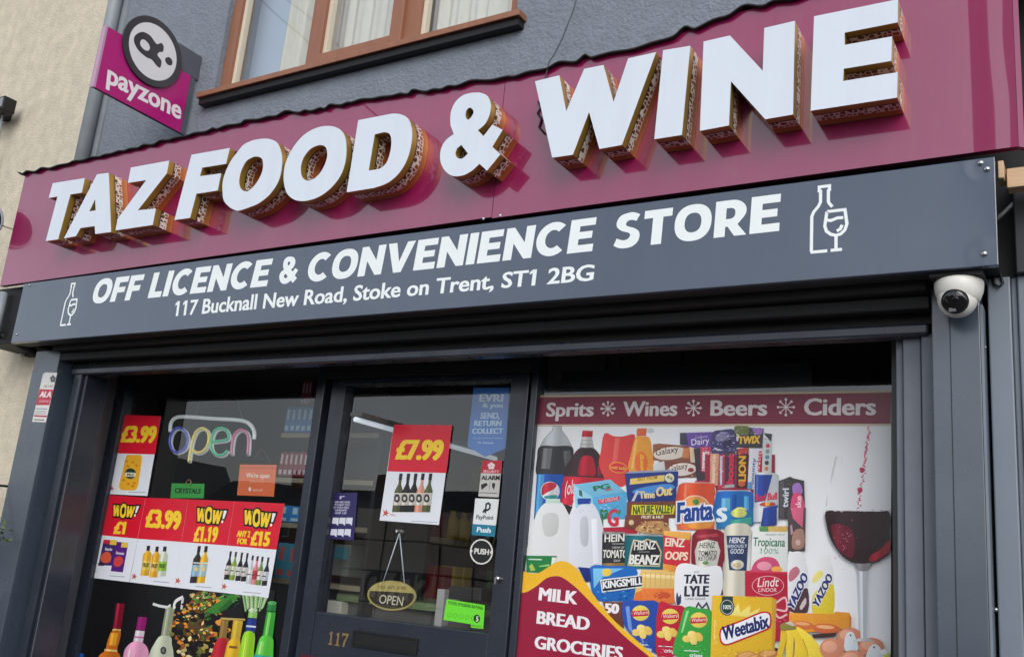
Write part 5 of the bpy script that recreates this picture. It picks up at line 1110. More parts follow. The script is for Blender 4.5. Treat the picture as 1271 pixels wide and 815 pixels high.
a.txt('Fanta', (184, 76), (376, 62), (186, -26), (232, 236, 244), .02, bold=.12, boldy=.06); a.txt('Fanta', (184, 76), (376, 62), (186, -26), (28, 66, 150), .02, bold=.03)
use(*D); a.poly((206, 214, 226), [(52, 650), (86, 600), (352, 600), (392, 650), (392, 840), (48, 840)]); a.curve((28, 108, 190), [(62, 655), (92, 610), (220, 606), (348, 610), (384, 655), (384, 840), (58, 840)], 3); a.poly((110, 190, 232), [(112, 668), (185, 664), (182, 830), (104, 830)]); a.poly((20, 80, 160), [(205, 640), (240, 640), (235, 830), (200, 830)]); a.poly((84, 170, 222), [(300, 650), (340, 650), (346, 830), (300, 830)]); a.ell((232, 230, 130), 272, 800, 72, 58); a.ell((246, 246, 200), 272, 800, 52, 40)
use(*E_); a.poly((30, 120, 180), [(392, 12), (606, 12), (600, 95), (398, 116)]); a.txt('S', (402, 78), (450, 72), (404, 6), (226, 238, 244), .02, bold=.06); a.ell((220, 226, 120), 520, 30, 44, 24); a.poly((60, 170, 150), [(470, 70), (590, 50), (590, 90), (470, 98)])
use(*D); a.poly((208, 214, 222), [(384, 462), (400, 448), (560, 455), (594, 474), (592, 845), (384, 845)]); a.poly((36, 66, 158), [(394, 470), (542, 470), (482, 690), (390, 704)]); a.poly((80, 110, 190), [(404, 476), (424, 476), (416, 690), (402, 692)]); a.txt('Red Bull', (398, 692), (578, 676), (402, 636), (206, 40, 66), .02, bold=.03); a.curve((206, 70, 50), [(430, 722), (470, 700), (500, 712), (545, 700), (570, 722), (520, 735), (470, 736)], 3); a.ell((236, 196, 70), 500, 716, 22, 16); a.poly((36, 66, 158), [(492, 742), (588, 724), (592, 840), (462, 840)])
use(*E_); a.poly((212, 216, 222), [(600, 0), (735, 0), (735, 70), (600, 80)]); a.poly((36, 66, 158), [(655, 0), (728, 0), (728, 95), (640, 100)])
a.pic = 'flat'
use(*D); a.poly((58, 54, 58), [(594, 522), (655, 500), (690, 486), (720, 500), (808, 520), (820, 840), (594, 840)]); a.poly((84, 80, 84), [(604, 536), (640, 520), (640, 840), (604, 840)]); a.txt('twirl', (672, 745), (680, 585), (622, 745), (206, 210, 220), .02, bold=.02); a.curve((160, 116, 190), [(712, 560), (770, 540), (796, 620), (725, 650)], 3); a.curve((214, 70, 116), [(706, 660), (760, 618), (802, 680), (818, 840), (700, 840)], 3); a.txt('flake', (780, 800), (786, 650), (735, 800), (244, 206, 222), .01, bold=.02)
use(*F); a.poly((74, 66, 68), [(84, 0), (182, 0), (178, 236), (84, 252)]); a.poly((216, 96, 132), [(98, 0), (170, 0), (164, 110), (112, 60)]); a.curve((166, 126, 112), [(116, 130), (168, 120), (170, 215), (108, 220)], 3); a.ell((200, 170, 160), 140, 190, 14, 16); a.poly((200, 140, 160), [(96, 100), (106, 90), (112, 140), (100, 150)])
# milk
use(*B)
a.curve((228, 230, 231), [(150, 60), (172, 10), (215, -30), (290, -30), (320, 5), (345, 70), (345, 180), (335, 345), (105, 345), (103, 250), (128, 150)], 4); a.curve((206, 207, 205), [(195, 42), (275, 36), (272, 138), (205, 150)], 3); a.poly((200, 226, 210), [(212, -50), (288, -50), (290, -26), (210, -26)]); a.poly((24, 126, 62), [(104, 260), (272, 262), (266, 302), (180, 356), (104, 350)]); a.poly((180, 200, 90), [(120, 318), (135, 304), (155, 340), (128, 344)]); a.poly((150, 206, 120), [(175, 316), (230, 306), (230, 318), (175, 322)]); a.line((220, 230, 224), 5, [(116, 280), (190, 282)]); a.poly((220, 228, 222), [(245, 270), (270, 270), (266, 300), (240, 312)])
a.curve((222, 224, 234), [(345, 62), (378, 5), (420, -25), (470, -22), (512, 60), (528, 160), (515, 325), (390, 330), (338, 300)], 4); a.curve((196, 198, 208), [(402, 62), (440, 58), (442, 198), (404, 192)], 3); a.poly((22, 62, 160), [(384, -52), (458, -52), (456, -22), (386, -20)]); a.poly((236, 238, 246), [(460, 60), (490, 60), (500, 300), (470, 305)])
# tins
a.pic = 'cyl'
a.poly((150, 152, 154), [(520, 130), (645, 132), (645, 146), (520, 146)]); a.poly((38, 40, 44), [(520, 144), (645, 140), (648, 318), (518, 322)]); a.txt('HEIN', (532, 186), (640, 182), (534, 146), (228, 226, 218), .015, bold=.02); a.line((190, 190, 186), 3, [(575, 196), (640, 196)]); a.txt('CREAM OF', (572, 222), (640, 222), 210, (200, 200, 196), .01); a.txt('TOMATO', (522, 272), (655, 272), (526, 230), (228, 226, 218), .015, bold=.03); a.txt('SOUP', (582, 294), (618, 294), 282, (200, 200, 196), .01); a.poly((160, 120, 60), [(520, 302), (648, 300), (648, 316), (520, 318)])
a.poly((170, 176, 176), [(645, 140), (865, 146), (866, 156), (645, 152)]); a.poly((16, 108, 124), [(643, 150), (868, 156), (860, 336), (643, 330)]); a.poly((220, 210, 170), [(690, 172), (738, 180), (765, 168), (818, 182), (846, 240), (836, 322), (658, 316), (674, 228)]); a.poly((34, 36, 42), [(697, 180), (740, 188), (768, 176), (812, 190), (838, 242), (829, 315), (665, 309), (682, 230)]); a.txt('HEINZ', (694, 230), (812, 224), (698, 187), (232, 230, 224), .015, bold=.02); a.line((160, 160, 156), 3, [(720, 240), (780, 240)]); a.txt('BEANZ', (668, 306), (828, 310), (674, 256), (232, 230, 224), .02, bold=.04)
a.pic = 'flat'
use(*E_)
a.poly((206, 44, 58), [(106, 128), (258, 134), (250, 325), (106, 312)]); a.poly((236, 176, 84), [(106, 124), (258, 134), (250, 176), (110, 150)]); a.txt('EINZ', (114, 208), (220, 214), (120, 164), (240, 222, 206), .015, bold=.03); a.txt('OOPS', (114, 280), (236, 286), (120, 238), (244, 214, 190), .02, bold=.04); a.poly((230, 150, 60), [(104, 304), (182, 318), (180, 352), (104, 346)])
use(*B)
a.curve((24, 104, 188), [(455, 322), (560, 316), (705, 330), (700, 420), (690, 506), (590, 508), (500, 506), (462, 450)], 3); a.poly((120, 190, 232), [(470, 330), (640, 330), (520, 380), (475, 440)]); a.ell((238, 206, 80), 546, 352, 26, 22); a.poly((224, 186, 106), [(735, 340), (884, 338), (884, 512), (692, 502), (705, 440)]); a.poly((240, 214, 150), [(760, 355), (884, 350), (884, 372), (762, 380)]); a.poly((226, 118, 54), [(704, 462), (765, 440), (884, 436), (884, 514), (690, 504)])
a.poly((232, 232, 232), [(510, 392), (752, 364), (762, 430), (520, 462)]); a.poly((22, 24, 34), [(516, 398), (746, 371), (755, 425), (525, 455)]); a.txt('KINGSMILL', (526, 440), (744, 416), (524, 402), (236, 238, 240), .02, bold=.03)
use(*E_); a.poly((226, 190, 112), [(-10, 338), (172, 350), (168, 442), (-10, 440)]); a.poly((244, 220, 160), [(-5, 360), (168, 370), (166, 388), (-5, 380)]); a.poly((228, 122, 56), [(-10, 438), (164, 440), (168, 524), (-10, 512)]); a.ell((200, 80, 44), 100, 478, 46, 20)
for k in range(6): a.line((206, 160, 84), 3, [(10+k*28, 350), (6+k*28, 436)])
# ketchup, mayo, juice
a.pic = 'cyl'
a.curve((142, 26, 46), [(262, 180), (272, 140), (310, 118), (400, 118), (440, 150), (447, 240), (430, 330), (432, 470), (300, 460), (262, 330)], 3); a.poly((190, 70, 84), [(285, 150), (400, 140), (410, 156), (290, 166)]); a.poly((220, 218, 208), [(296, 185), (345, 172), (402, 185), (418, 235), (398, 325), (286, 325), (278, 235)]); a.txt('HEINZ', (302, 220), (388, 218), (308, 190), (60, 60, 56), .01); a.txt('TOMATO', (298, 262), (398, 260), (300, 236), (60, 60, 56), .015, bold=.01); a.txt('KETCHUP', (298, 288), (396, 285), (300, 266), (60, 60, 56), .015); a.ell((110, 150, 90), 338, 300, 16, 10)
a.curve((224, 218, 200), [(440, 130), (470, 92), (520, 84), (570, 92), (588, 132), (572, 250), (565, 340), (560, 480), (436, 480), (444, 300)], 3); a.poly((44, 62, 104), [(452, 152), (574, 152), (562, 344), (468, 340)]); a.txt('HEINZ', (468, 192), (552, 192), (472, 163), (222, 226, 234), .015, bold=.02); a.txt('SERIOUSLY', (454, 218), (566, 216), 202, (200, 206, 220), .015, bold=.01); a.txt('GOOD', (474, 250), (546, 250), (476, 224), (222, 226, 234), .01, bold=.01); a.ell((226, 220, 206), 512, 310, 36, 26); a.ell((206, 190, 150), 512, 314, 22, 14)
a.pic = 'flat'
a.poly((226, 228, 226), [(596, 120), (788, 125), (788, 352), (586, 345)]); a.poly((214, 178, 98), [(632, 104), (786, 100), (786, 132), (634, 130)]); a.poly((90, 150, 90), [(632, 104), (680, 103), (684, 131), (634, 130)]); a.txt('PRESSED FRUIT', (668, 152), (776, 152), 142, (140, 150, 140), .01); a.txt('Tropicana', (598, 208), (772, 212), (602, 162), (24, 118, 78), .01, bold=.012); a.txt('100%', (634, 250), (738, 252), (638, 222), (120, 160, 130), .0); a.curve((204, 74, 116), [(590, 335), (610, 295), (660, 268), (720, 278), (745, 320), (730, 348), (600, 346)], 3); a.ell((232, 150, 170), 660, 318, 40, 24); a.ell((234, 170, 80), 728, 336, 30, 16)
# sugar, chocolates, milkshakes
a.curve((228, 229, 233), [(180, 325), (230, 302), (330, 322), (422, 322), (430, 440), (400, 520), (370, 562), (285, 562), (182, 534), (168, 420)], 3); a.txt('TATE', (220, 412), (356, 412), (224, 366), (32, 36, 60), .02, bold=.04); a.txt('LYLE', (224, 482), (354, 482), (226, 428), (32, 36, 60), .02, bold=.04); a.txt('CANE SUGAR', (228, 502), (340, 502), 490, (110, 114, 130), .01); a.txt('est', (276, 356), (306, 356), 340, (150, 150, 156), .005); a.curve((50, 56, 100), [(178, 480), (186, 460), (192, 488), (204, 470), (204, 520), (182, 530)], 2); a.stroke((60, 62, 80), .003, [a.at(p) for p in ((280, 560), (300, 520), (320, 548), (345, 520), (360, 560))])
a.poly((178, 22, 54), [(555, 342), (800, 350), (800, 628), (700, 645), (556, 480)]); a.poly((206, 60, 86), [(555, 342), (800, 350), (800, 358), (555, 352)]); a.ell((226, 170, 180), 680, 425, 88, 54); a.ell((182, 24, 56), 680, 425, 84, 50); a.txt('Lindt', (622, 432), (736, 428), (630, 384), (240, 214, 216), .01); a.txt('LINDOR', (628, 458), (728, 458), (630, 438), (240, 200, 206), .01); a.stroke((230, 180, 186), .003, [a.at(p) for p in spline([(722, 520), (775, 490), (780, 560), (720, 555), (740, 600), (785, 580)], 4, False)])
use(*F)
a.curve((224, 224, 228), [(85, 268), (110, 242), (165, 244), (178, 300), (194, 350), (196, 470), (192, 572), (95, 568)], 3); a.curve((78, 46, 58), [(95, 520), (140, 470), (192, 440), (192, 570), (98, 566)], 3); a.curve((190, 110, 126), [(92, 350), (130, 320), (150, 350), (120, 390), (92, 400)], 3); a.txt('YAZOO', (112, 562), (196, 378), (82, 532), (226, 228, 240), .02, bold=.14, boldy=.05); a.txt('YAZOO', (112, 562), (196, 378), (82, 532), (38, 44, 110), .02, bold=.05); a.curve((206, 190, 190), [(150, 540), (180, 490), (186, 520), (160, 556)], 2)
a.curve((230, 232, 232), [(210, 340), (226, 290), (232, 258), (308, 256), (312, 292), (328, 340), (330, 470), (326, 582), (270, 584), (216, 578)], 3); a.curve((226, 204, 52), [(215, 480), (260, 440), (328, 420), (328, 580), (270, 583), (214, 577)], 3); a.curve((240, 226, 130), [(215, 380), (250, 340), (275, 360), (240, 400), (216, 410)], 3); a.txt('YAZOO', (242, 548), (326, 380), (214, 520), (236, 238, 240), .02, bold=.14, boldy=.05); a.txt('YAZOO', (242, 548), (326, 380), (214, 520), (38, 44, 110), .02, bold=.05)
# rolls, bananas, eggs
a.poly((226, 150, 44), [(92, 572), (330, 580), (345, 566), (420, 572), (432, 600), (430, 655), (92, 690)]); a.poly((200, 120, 40), [(420, 572), (432, 600), (430, 655), (418, 660)]); a.ell((214, 116, 58), 165, 640, 62, 24, 6); a.ell((236, 170, 110), 165, 632, 40, 9, 6); a.ell((206, 100, 54), 295, 658, 78, 27, 4); a.ell((236, 176, 120), 290, 650, 50, 10, 4); a.poly((60, 40, 34), [(215, 690), (350, 680), (345, 702), (225, 712)]); a.poly((170, 26, 56), [(0, 600), (60, 640), (40, 720), (0, 740)]); a.poly((40, 40, 70), [(0, 760), (30, 768), (28, 790), (0, 788)])
a.curve((222, 186, 44), [(50, 655), (82, 650), (80, 720), (62, 780), (50, 860), (5, 860), (28, 780), (42, 720)], 3); a.curve((236, 204, 60), [(74, 655), (110, 652), (118, 730), (112, 800), (108, 860), (52, 860), (68, 780), (82, 715)], 3); a.curve((230, 196, 50), [(105, 655), (140, 668), (178, 730), (196, 800), (200, 860), (116, 860), (122, 790), (122, 720)], 3); a.curve((238, 210, 66), [(130, 650), (180, 672), (240, 730), (272, 790), (280, 860), (204, 860), (196, 790), (165, 715)], 3)
for l in ([(80, 720), (62, 790), (50, 850)], [(119, 730), (114, 800), (110, 850)], [(166, 712), (192, 780), (200, 850)]): a.line((176, 138, 34), 4, l)
a.curve((140, 130, 56), [(44, 640), (75, 625), (118, 640), (132, 660), (90, 668), (50, 664)], 3); a.poly((200, 190, 180), [(70, 628), (100, 618), (130, 640), (112, 646)])
def egg(x, y, rx, ry): a.ell((206, 134, 104), x, y, rx, ry); a.ell((226, 164, 136), x-rx*.18, y-ry*.2, rx*.6, ry*.55)
egg(422, 704, 68, 52); egg(540, 758, 70, 50); egg(326, 768, 68, 58); a.curve((212, 220, 226), [(402, 692), (426, 676), (448, 692), (470, 775), (396, 778)], 3); a.ell(K, 428, 695, 5, 5); egg(440, 826, 70, 50); a.curve((214, 220, 226), [(525, 770), (556, 744), (590, 764), (610, 840), (515, 840)], 3); a.ell(K, 556, 760, 6, 5); a.ell((200, 206, 90), 622, 800, 20, 14); a.ell((230, 232, 232), 612, 785, 22, 14)
# wine glass and splash
a.pic = 'cyl'
a.poly((208, 216, 224), [(466, 318), (520, 318), (514, 716), (482, 716)]); a.poly((236, 240, 244), [(480, 330), (492, 330), (496, 712), (490, 712)]); a.curve((150, 150, 156), [(450, 296), (500, 292), (540, 298), (526, 330), (512, 345), (474, 345), (462, 330)], 3); a.poly((200, 208, 214), [(470, 712), (526, 712), (560, 728), (440, 728)])
a.curve((44, 10, 20), [(292, 22), (360, 18), (470, 20), (580, 22), (640, 26), (641, 130), (641, 236), (606, 272), (562, 296), (505, 305), (445, 301), (392, 272), (348, 222), (314, 160), (296, 92)], 3)
a.curve((116, 18, 46), [(320, 102), (352, 90), (380, 94), (430, 120), (452, 180), (442, 262), (420, 270), (380, 246), (345, 200)], 3); a.curve((168, 22, 46), [(536, 262), (590, 228), (641, 178), (641, 236), (600, 268), (560, 292), (530, 290)], 3)
rg = random.Random(5)
for k in range(46): a.ell(rg.choice(((176, 70, 104), (150, 40, 76), (206, 130, 150))), 395+rg.gauss(0, 24), 175+rg.gauss(0, 48), rg.uniform(1.5, 4), rg.uniform(1.5, 4), 0, 6)
for k in range(9): a.ell((210, 190, 196), 300+k*42+rg.uniform(-8, 8), 18+rg.uniform(-4, 4), 9, 3, 0, 8)
use(860, 420, .27)
a.poly((232, 236, 240), [(655, 540), (664, 542), (628, 700), (616, 770), (610, 768), (622, 690)]); a.poly((230, 234, 238), [(682, 545), (690, 546), (686, 580), (678, 578)])
for k in range(40):
    t = k/39; x = 812-52*t+rg.gauss(0, 3+2*t); y = 408+370*t
    a.poly((214, rg.randint(60, 130), rg.randint(100, 150)), [(x+rg.uniform(-7, 7), y-rg.uniform(2, 9)), (x+rg.uniform(3, 9), y), (x+rg.uniform(-5, 5), y+rg.uniform(3, 9)), (x-rg.uniform(3, 9), y+rg.uniform(-3, 3))])
for x, y in ((778, 603), (768, 695)): a.curve((204, 50, 100), [(x-12, y-6), (x, y-12), (x+12, y-4), (x+8, y+10), (x-6, y+14)], 2)
# crisps and cereal in front
a.pic = 'flat'
use(*B)
a.poly((110, 60, 50), [(522, 512), (632, 514), (640, 660), (545, 580)]); a.txt('50', (534, 572), (608, 576), (538, 522), (240, 236, 236), .02, bold=.05); a.poly((18, 40, 124), [(388, 322), (452, 328), (462, 402), (430, 404)])
def crisp(c0, pts, sun, ch, dark):
    a.curve(c0, pts, 3); x, y = sun; a.ell((230, 206, 92), x, y, 48, 42); a.poly((196, 28, 50), [(x-46, y-12), (x+40, y-16), (x+44, y+14), (x-46, y+20)]); a.txt('Walkers', (x-40, y+11), (x+38, y+5), (x-38, y-9), (240, 210, 210), .01)
    x, y = ch
    for i, (dx, dy, r) in enumerate(((-34, 8, 26), (-4, -14, 28), (30, -2, 28), (2, 18, 26))): a.ell(((232, 202, 104), (240, 216, 130), (226, 190, 90), (236, 208, 116))[i], x+dx, y+dy, r, r*.75, i*25, 12)
    a.line((220, 226, 236), 4, [(x-50, y+72), (x+30, y+76)])
    a.txt('crisps', (x-20, y+105), (x+50, y+110), y+85, (230, 234, 240), .02)
crisp((36, 74, 166), [(635, 512), (730, 508), (828, 516), (822, 640), (826, 782), (802, 788), (690, 700), (640, 630)], (732, 574), (742, 672), 0); a.poly((110, 150, 220), [(650, 540), (670, 535), (690, 690), (665, 660)])
use(*E_)
crisp((186, 26, 54), [(80, 525), (150, 530), (228, 545), (196, 640), (162, 812), (110, 806), (70, 790)], (146, 592), (132, 682), 0)
crisp((52, 158, 62), [(230, 542), (300, 548), (372, 566), (378, 690), (376, 830), (270, 826), (162, 792), (196, 650)], (302, 612), (272, 706), 0); a.poly((150, 220, 150), [(235, 560), (250, 560), (215, 680), (205, 680)])
a.poly((222, 178, 40), [(378, 478), (700, 488), (728, 500), (716, 850), (366, 850)]); a.poly((196, 150, 34), [(700, 488), (728, 500), (716, 850), (704, 850)]); a.poly((240, 222, 120), [(470, 585), (520, 520), (530, 570), (585, 530), (580, 575), (640, 545), (610, 600)])
a.poly((34, 58, 58), [(430, 482), (490, 484), (490, 545), (428, 545)]); a.ell((34, 58, 58), 458, 542, 40, 46); a.ring((206, 216, 210), 458, 542, 34, 3, 40); a.txt('100%', (434, 552), (482, 553), (436, 530), (226, 232, 228), .01, bold=.02)
a.curve((190, 28, 48), [(418, 672), (440, 648), (540, 610), (640, 568), (688, 570), (700, 600), (694, 654), (640, 682), (540, 722), (462, 750), (430, 742), (418, 715)], 3); a.curve((236, 238, 242), [(426, 676), (446, 656), (545, 618), (642, 577), (682, 578), (692, 602), (686, 648), (636, 674), (536, 714), (462, 741), (436, 734), (426, 712)], 3)
a.txt('Weetabix', (438, 722), (690, 650), (430, 650), (24, 34, 100), .02, bold=.03)
for x, y in ((560, 808), (620, 822), (680, 800)): a.ell((186, 122, 62), x, y, 56, 26, -8); a.ell((214, 160, 96), x, y-6, 44, 15, -8)
for x in range(410, 412): a.line((236, 216, 130), 5, [(392, 610), (388, 720)])
a.pic = None
rm = random.Random(21)
def small_print(cv, x0, x1, y0, y1, cols, n, ln=14, th=3.2):
    use(*cv)
    for _ in range(n):
        x = rm.uniform(x0, x1-ln); y = rm.uniform(y0, y1); l = rm.uniform(.4, 1)*ln; c = rm.choice(cols)
        a.poly(c, [(x, y), (x+l, y-rm.uniform(0, 2)), (x+l, y+th), (x, y+th)])
small_print(D, 12, 88, 300, 555, [(150, 50, 60), (240, 220, 200), (120, 60, 60)], 18); small_print(D, 80, 136, 300, 585, [(240, 230, 235), (120, 20, 50)], 12); small_print(D, 138, 225, 285, 330, [(160, 150, 170), (220, 60, 90)], 10)
small_print(D, 236, 330, 252, 300, [(240, 180, 90), (120, 30, 40)], 12); small_print(D, 30, 225, 110, 270, [(150, 146, 190), (46, 42, 86), (210, 206, 226), (96, 92, 140)], 46, 22, 5); small_print(D, 230, 455, 70, 145, [(150, 160, 80), (90, 86, 90), (190, 150, 220), (40, 38, 44)], 36, 20, 5)
small_print(D, 600, 700, 500, 560, [(120, 116, 120), (30, 28, 30)], 14); small_print(D, 455, 530, 130, 200, [(160, 170, 175), (90, 96, 104)], 10)
small_print(C, 745, 835, 240, 280, [(240, 200, 210), (150, 40, 60)], 10); small_print(C, 560, 705, 470, 492, [(220, 190, 170), (80, 40, 40)], 10); small_print(C, 130, 550, 690, 715, [(60, 30, 26), (170, 120, 90)], 16)
small_print(A, 700, 920, 720, 830, [(200, 232, 244), (60, 140, 200), (50, 130, 90)], 26, 22, 5); small_print(A, 520, 660, 660, 820, [(110, 190, 226), (200, 232, 244)], 14)
small_print(B, 720, 880, 70, 138, [(90, 46, 34), (236, 206, 150), (206, 150, 90)], 34); small_print(E_, 5, 165, 450, 505, [(246, 160, 90), (190, 90, 40)], 14); small_print(B, 480, 690, 450, 500, [(90, 160, 220), (16, 70, 150)], 16, 20, 4)
small_print(E_, 560, 690, 480, 490, [(220, 90, 120)], 6); small_print(E_, 705, 790, 600, 622, [(226, 120, 140)], 8); small_print(E_, 390, 690, 770, 812, [(240, 206, 110), (170, 120, 40), (200, 150, 60)], 30); small_print(E_, 380, 410, 600, 740, [(246, 226, 150)], 14, 9, 3)
small_print(B, 665, 800, 715, 770, [(90, 130, 210), (226, 230, 240)], 14); small_print(E_, 90, 180, 735, 790, [(230, 120, 130), (140, 10, 36)], 12); small_print(E_, 190, 350, 745, 800, [(120, 200, 120), (30, 110, 44)], 14)
# swoosh with the words
use(*B)
a.poly((240, 184, 40), spline([(70, 335), (130, 356), (180, 355), (230, 325), (278, 296), (320, 292), (362, 312), (402, 352), (450, 430), (520, 530), (600, 622), (700, 712), (815, 812)], 4, False)+[(1010, 960), (1150, 1060), (1150, 1664), (-30, 1664), (45, 500)])
a.poly((150, 18, 56), spline([(64, 464), (112, 460), (170, 426), (220, 386), (270, 373), (312, 382), (380, 432), (460, 512), (550, 604), (650, 702), (760, 792), (840, 856)], 4, False)+[(1010, 990), (1120, 1080), (1120, 1660), (-40, 1660), (30, 800)])
for s, x0, y0, x1, y1, tx, ty in (('MILK', 183, 503, 385, 526, 190, 436), ('BREAD', 172, 630, 452, 668, 178, 563), ('GROCERIES', 160, 765, 634, 830, 166, 699)): a.txt(s, (x0, y0), (x1, y1), (tx, ty), (238, 234, 238), 0, bold=.05, boldy=.01)
tag(a.build('grocery_poster'), 'large poster of groceries with a maroon Sprits, Wines, Beers, Ciders band in the right window', 'poster')

# ================================================================== things inside the shop
Lc = (180, 430, .2455)
su = thing('cigarette_shelving', 'beige shelves of boxed packets seen at the right of the left window', 'shelf', (-3.3, .55, 1.0))
def board(p0, p1, Y, th=.022, dep=.3):
    q0 = W(*p0, Y); q1 = W(*p1, Y); return MB().box(q0.x, -2.86, Y, Y+dep, q0.z-th, q0.z).build('board', M['shelf'], su)
SY = .48
zz = [board(cvp(Lc, p), cvp(Lc, q), SY) for p, q in (((688, 436), (835, 440)), ((655, 660), (800, 664)))]
board((340, 646+1), (380, 648), SY); board((338, 716), (372, 718), SY)
MB().box(-3.3, -2.86, SY+.3, SY+.32, 0, Z(.85)).build('back_panel', M['rack'], su)
MB().box(-2.86, -2.84, SY-.01, SY+.32, 0, Z(.85)).build('side_panel', M['rack'], su)
def packs(px0, px1, ytop, ybot, n, col, lab, grp, stripe, Y=SY, lowcol=None, dep=.12):
    q0 = W(px0, ybot, Y+.01); q1 = W(px1, ybot, Y+.01); zt_ = W(px0, ytop, Y+.01).z; zb_ = q0.z; w = (q1.x-q0.x)/n
    m1 = mat('printed carton', col, .35, var=.1); m2 = mat('carton band', stripe, .35)
    for i in range(n):
        x0 = q0.x+i*w; h = (zt_-zb_)*(1-.03*(i % 2))
        t = thing('boxed_packet', lab, 'box', (x0+w/2, Y+.03, zb_), grp)
        MB().box(x0+.001, x0+w-.001, Y+.012, Y+.012+dep, zb_+.0005, zb_+h, bev=.001).build('carton', m1, t)
        MB().box(x0+w*.2, x0+w*.8, Y+.0095, Y+.0115, zb_+h*.08, zb_+h*.26).box(x0+w*.3, x0+w*.7, Y+.0095, Y+.0115, zb_+h*.5, zb_+h*.9).build('label', m2, t)
packs(351.5, 386, 505, 536, 5, (36, 120, 190), 'blue boxed packet in the row on the top shelf of the left window', 'blue boxed packets on the top shelf', (170, 206, 232))
packs(344, 380, 560, 590, 6, (130, 30, 56), 'dark red boxed packet in the row on the second shelf of the left window', 'dark red boxed packets on the second shelf', (206, 190, 194))
packs(343, 372, 626, 646.5, 2, (40, 130, 200), 'light blue box on the third shelf beside the last price poster', 'light blue boxes on the third shelf', (190, 216, 232))
packs(339, 366, 672, 716, 2, (64, 160, 190), 'teal box with pink lettering on the lowest visible shelf', 'teal boxes on the lowest shelf', (214, 110, 120))
packs(372, 384, 472, 503, 3, (140, 50, 76), 'narrow pink carton standing on top of the blue packets', 'narrow pink cartons on top of the packets', (200, 180, 186))
# gondola running back from the door
gx = -2.72; gd = thing('gondola_shelving', 'long grey shop shelving running back behind the door glass', 'shelf', (gx-.2, 2.2, 0))
MB().box(gx-.42, gx-.40, .75, 4.4, 0, Z(.6)).build('back_panel', M['in_wall'], gd)
shz = [Z(.44), Z(.16), Z(-.12), Z(-.40), Z(-.7)]
for i, z in enumerate(shz): MB().box(gx-.40, gx-(.12 if i == 0 else 0), .75, 4.4, z-.03, z).build('board', M['shelf'], gd)
MB().box(gx-.42, gx-.05, .745, 4.4, Z(.585), Z(.6)).build('canopy', M['rack'], gd)
MB().box(gx-.45, gx+.01, .72, .745, 0, Z(.6)).build('end_panel', M['rack'], gd)
rg = random.Random(9); kinds = {}
for lv, z in enumerate(shz[:3]):
    y = .8; zh = .2
    while y < 3.8:
        kind = rg.choice(('bottle', 'carton', 'tub')); c = rg.choice(((150, 40, 46), (36, 60, 120), (200, 170, 60), (60, 110, 70), (180, 180, 176), (120, 70, 50), (50, 44, 60)))
        n = rg.randint(2, 4); w = rg.uniform(.07, .1); mt = kinds.setdefault(c, mat('printed pack', c, .4, var=.12)); h = rg.uniform(.13, .22)
        for i in range(n):
            yy = y+w/2
            lab = 'small %s among the goods on the shelving behind the door glass' % {'bottle': 'bottle', 'carton': 'carton', 'tub': 'round tub'}[kind]
            xg = gx-.04-(.12 if lv == 0 else 0)-w/2
            if kind == 'carton': o = MB().box(xg-w/2, xg+w/2, yy-w*.46, yy+w*.46, z, z+h, bev=.002).build('grocery_carton', mt)
            elif kind == 'bottle': o = MB().lathe([(0, 0), (w*.42, 0), (w*.42, h*.6), (w*.16, h*.82), (w*.16, h), (0, h)], (xg, yy, z), (0, 0, 1), 12).build('grocery_bottle', mt)
            else: o = MB().lathe([(0, 0), (w*.4, 0), (w*.45, h*.7), (w*.47, h*.7), (w*.47, h*.78), (0, h*.78)], (xg, yy, z), (0, 0, 1), 12).build('grocery_tub', mt)
            tag(o, lab, kind, kind+'s on the shelving behind the door')
            y += w+.004
        y += .01
lt = thing('tube_light', 'lit white tube running back over the shop shelving', 'lamp', (gx+.1, 1.6, Z(.55)))
q0 = WX(441, 520, gx+.06); q1 = WX(490, 536, gx+.06)
MB().tube([(gx+.06, q0.y, q0.z), (gx+.06, q0.y+1.1, q0.z)], .011, 10).build('tube', M['dim_tube'], lt)
MB().box(gx+.03, gx+.09, q0.y, q0.y+1.15, q0.z+.013, q0.z+.03).build('batten_body', M['in_wall'], lt)
lt2 = thing('ceiling_light', 'lit strip light on the shop ceiling above the door price poster', 'lamp', (-2.6, 2.4, Z(1.0)))
MB().box(-3.4, -2.9, 2.62, 2.68, izt-.07, izt-.05).build('diffuser', M['tube'], lt2); MB().box(-3.45, -2.85, 2.6, 2.7, izt-.05, izt-.001).build('light_body', M['shelf'], lt2)
ct = thing('shop_counter', 'pale counter end behind the lower door glass', 'counter', (-2.5, .7, 0))
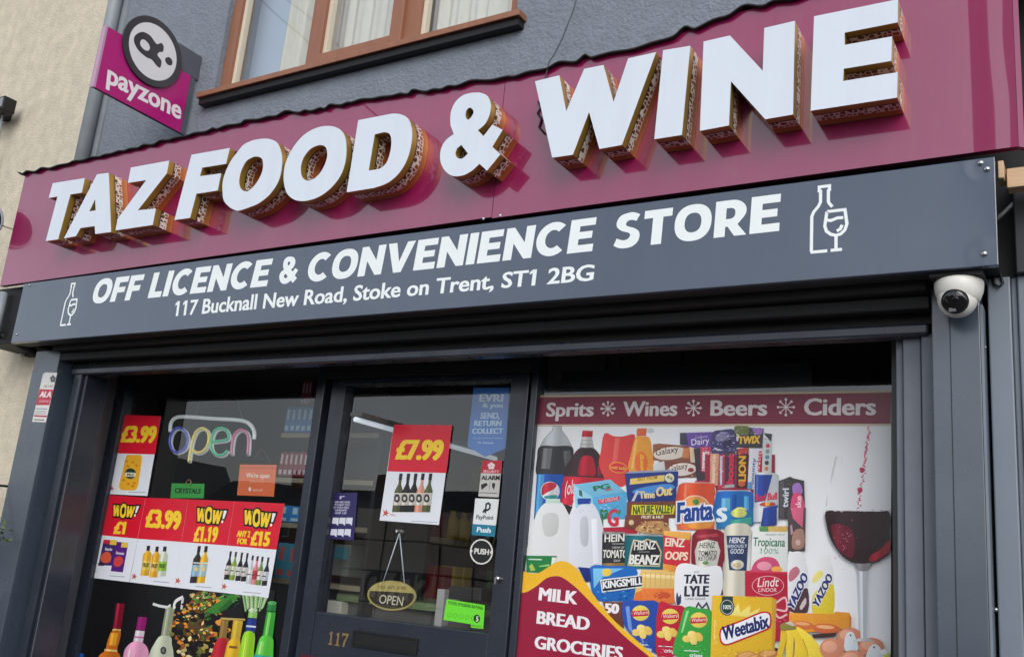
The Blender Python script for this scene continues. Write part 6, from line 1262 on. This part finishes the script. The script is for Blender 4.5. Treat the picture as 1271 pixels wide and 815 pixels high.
MB().box(-3.0, -1.8, .55, 1.1, 0, Z(-.16)).build('counter_body', M['in_wall'], ct); MB().box(-3.03, -1.77, .52, 1.12, Z(-.16), Z(-.13)).build('counter_top', mat('green counter top', (130, 150, 110), .3, var=.1), ct)
def item(name, px0, px1, yt, yb, Y, col, lab, cat, d=.12):
    q0 = W(px0, yb, Y); q1 = W(px1, yt, Y); tag(MB().box(q0.x, q1.x, Y, Y+d, q0.z, q1.z, bev=.004).build(name, mat('plain card', col, .6, var=.06)), lab, cat)
item('white_carton', 388, 424, 746, 764, .5, (206, 204, 190), 'low white carton on the counter at the bottom of the door glass', 'carton')
item('leaflet_holder', 400, 436, 676, 712, .56, (120, 128, 122), 'grey green leaflet stand behind the left edge of the door glass', 'holder')
item('teal_leaflet', 414, 433, 679, 693, .5, (50, 130, 146), 'teal leaflet in front of the grey leaflet stand', 'leaflet', .004)
item('white_column', 538, 552, 731, 776, .5, (190, 190, 190), 'narrow white display column beside the green hygiene sticker', 'column')
item('card_terminal', 556, 598, 730, 742, .3, (20, 20, 22), 'black card terminal standing above the green hygiene sticker', 'terminal')
# above the right-hand poster
rk = thing('steel_racking', 'dark steel racking with slotted uprights above the grocery poster', 'rack', (-1.1, .3, 1.6))
q = W(694, 470, .3); q2 = W(1006, 460, .3)
MB().box(q.x, q2.x, .32, .34, Z(-.3), W(800, 457, .32).z).build('back_sheet', mat('blue black sheet', (22, 26, 36), .5), rk)
for xx in (q.x, q2.x-.02):
    m = MB().box(xx, xx+.035, .28, .318, 0, Z(.62) if xx < -1.5 else Z(.7)); m.build('upright', M['rack'], rk)
    m = MB()
    for k in range(14): m.box(xx+.012, xx+.022, .2775, .2795, Z(.2+k*.035), Z(.215+k*.035))
    m.build('slots', M['black'], rk)
bk = thing('bulkhead_panel', 'cream panels at ceiling height behind the top of the grocery poster', 'panel', (-1.7, .9, 2.1))
for p0, p1, y0, y1 in ((676, 752, 438, 470), (758, 770, 436, 466), (802, 846, 430, 462)):
    a0 = W(p0, y1, .9); a1 = W(p1, y0, .9); MB().box(a0.x, a1.x, .9, .93, a0.z-.1, a1.z+.1).build('panel', M['in_ceil'], bk)
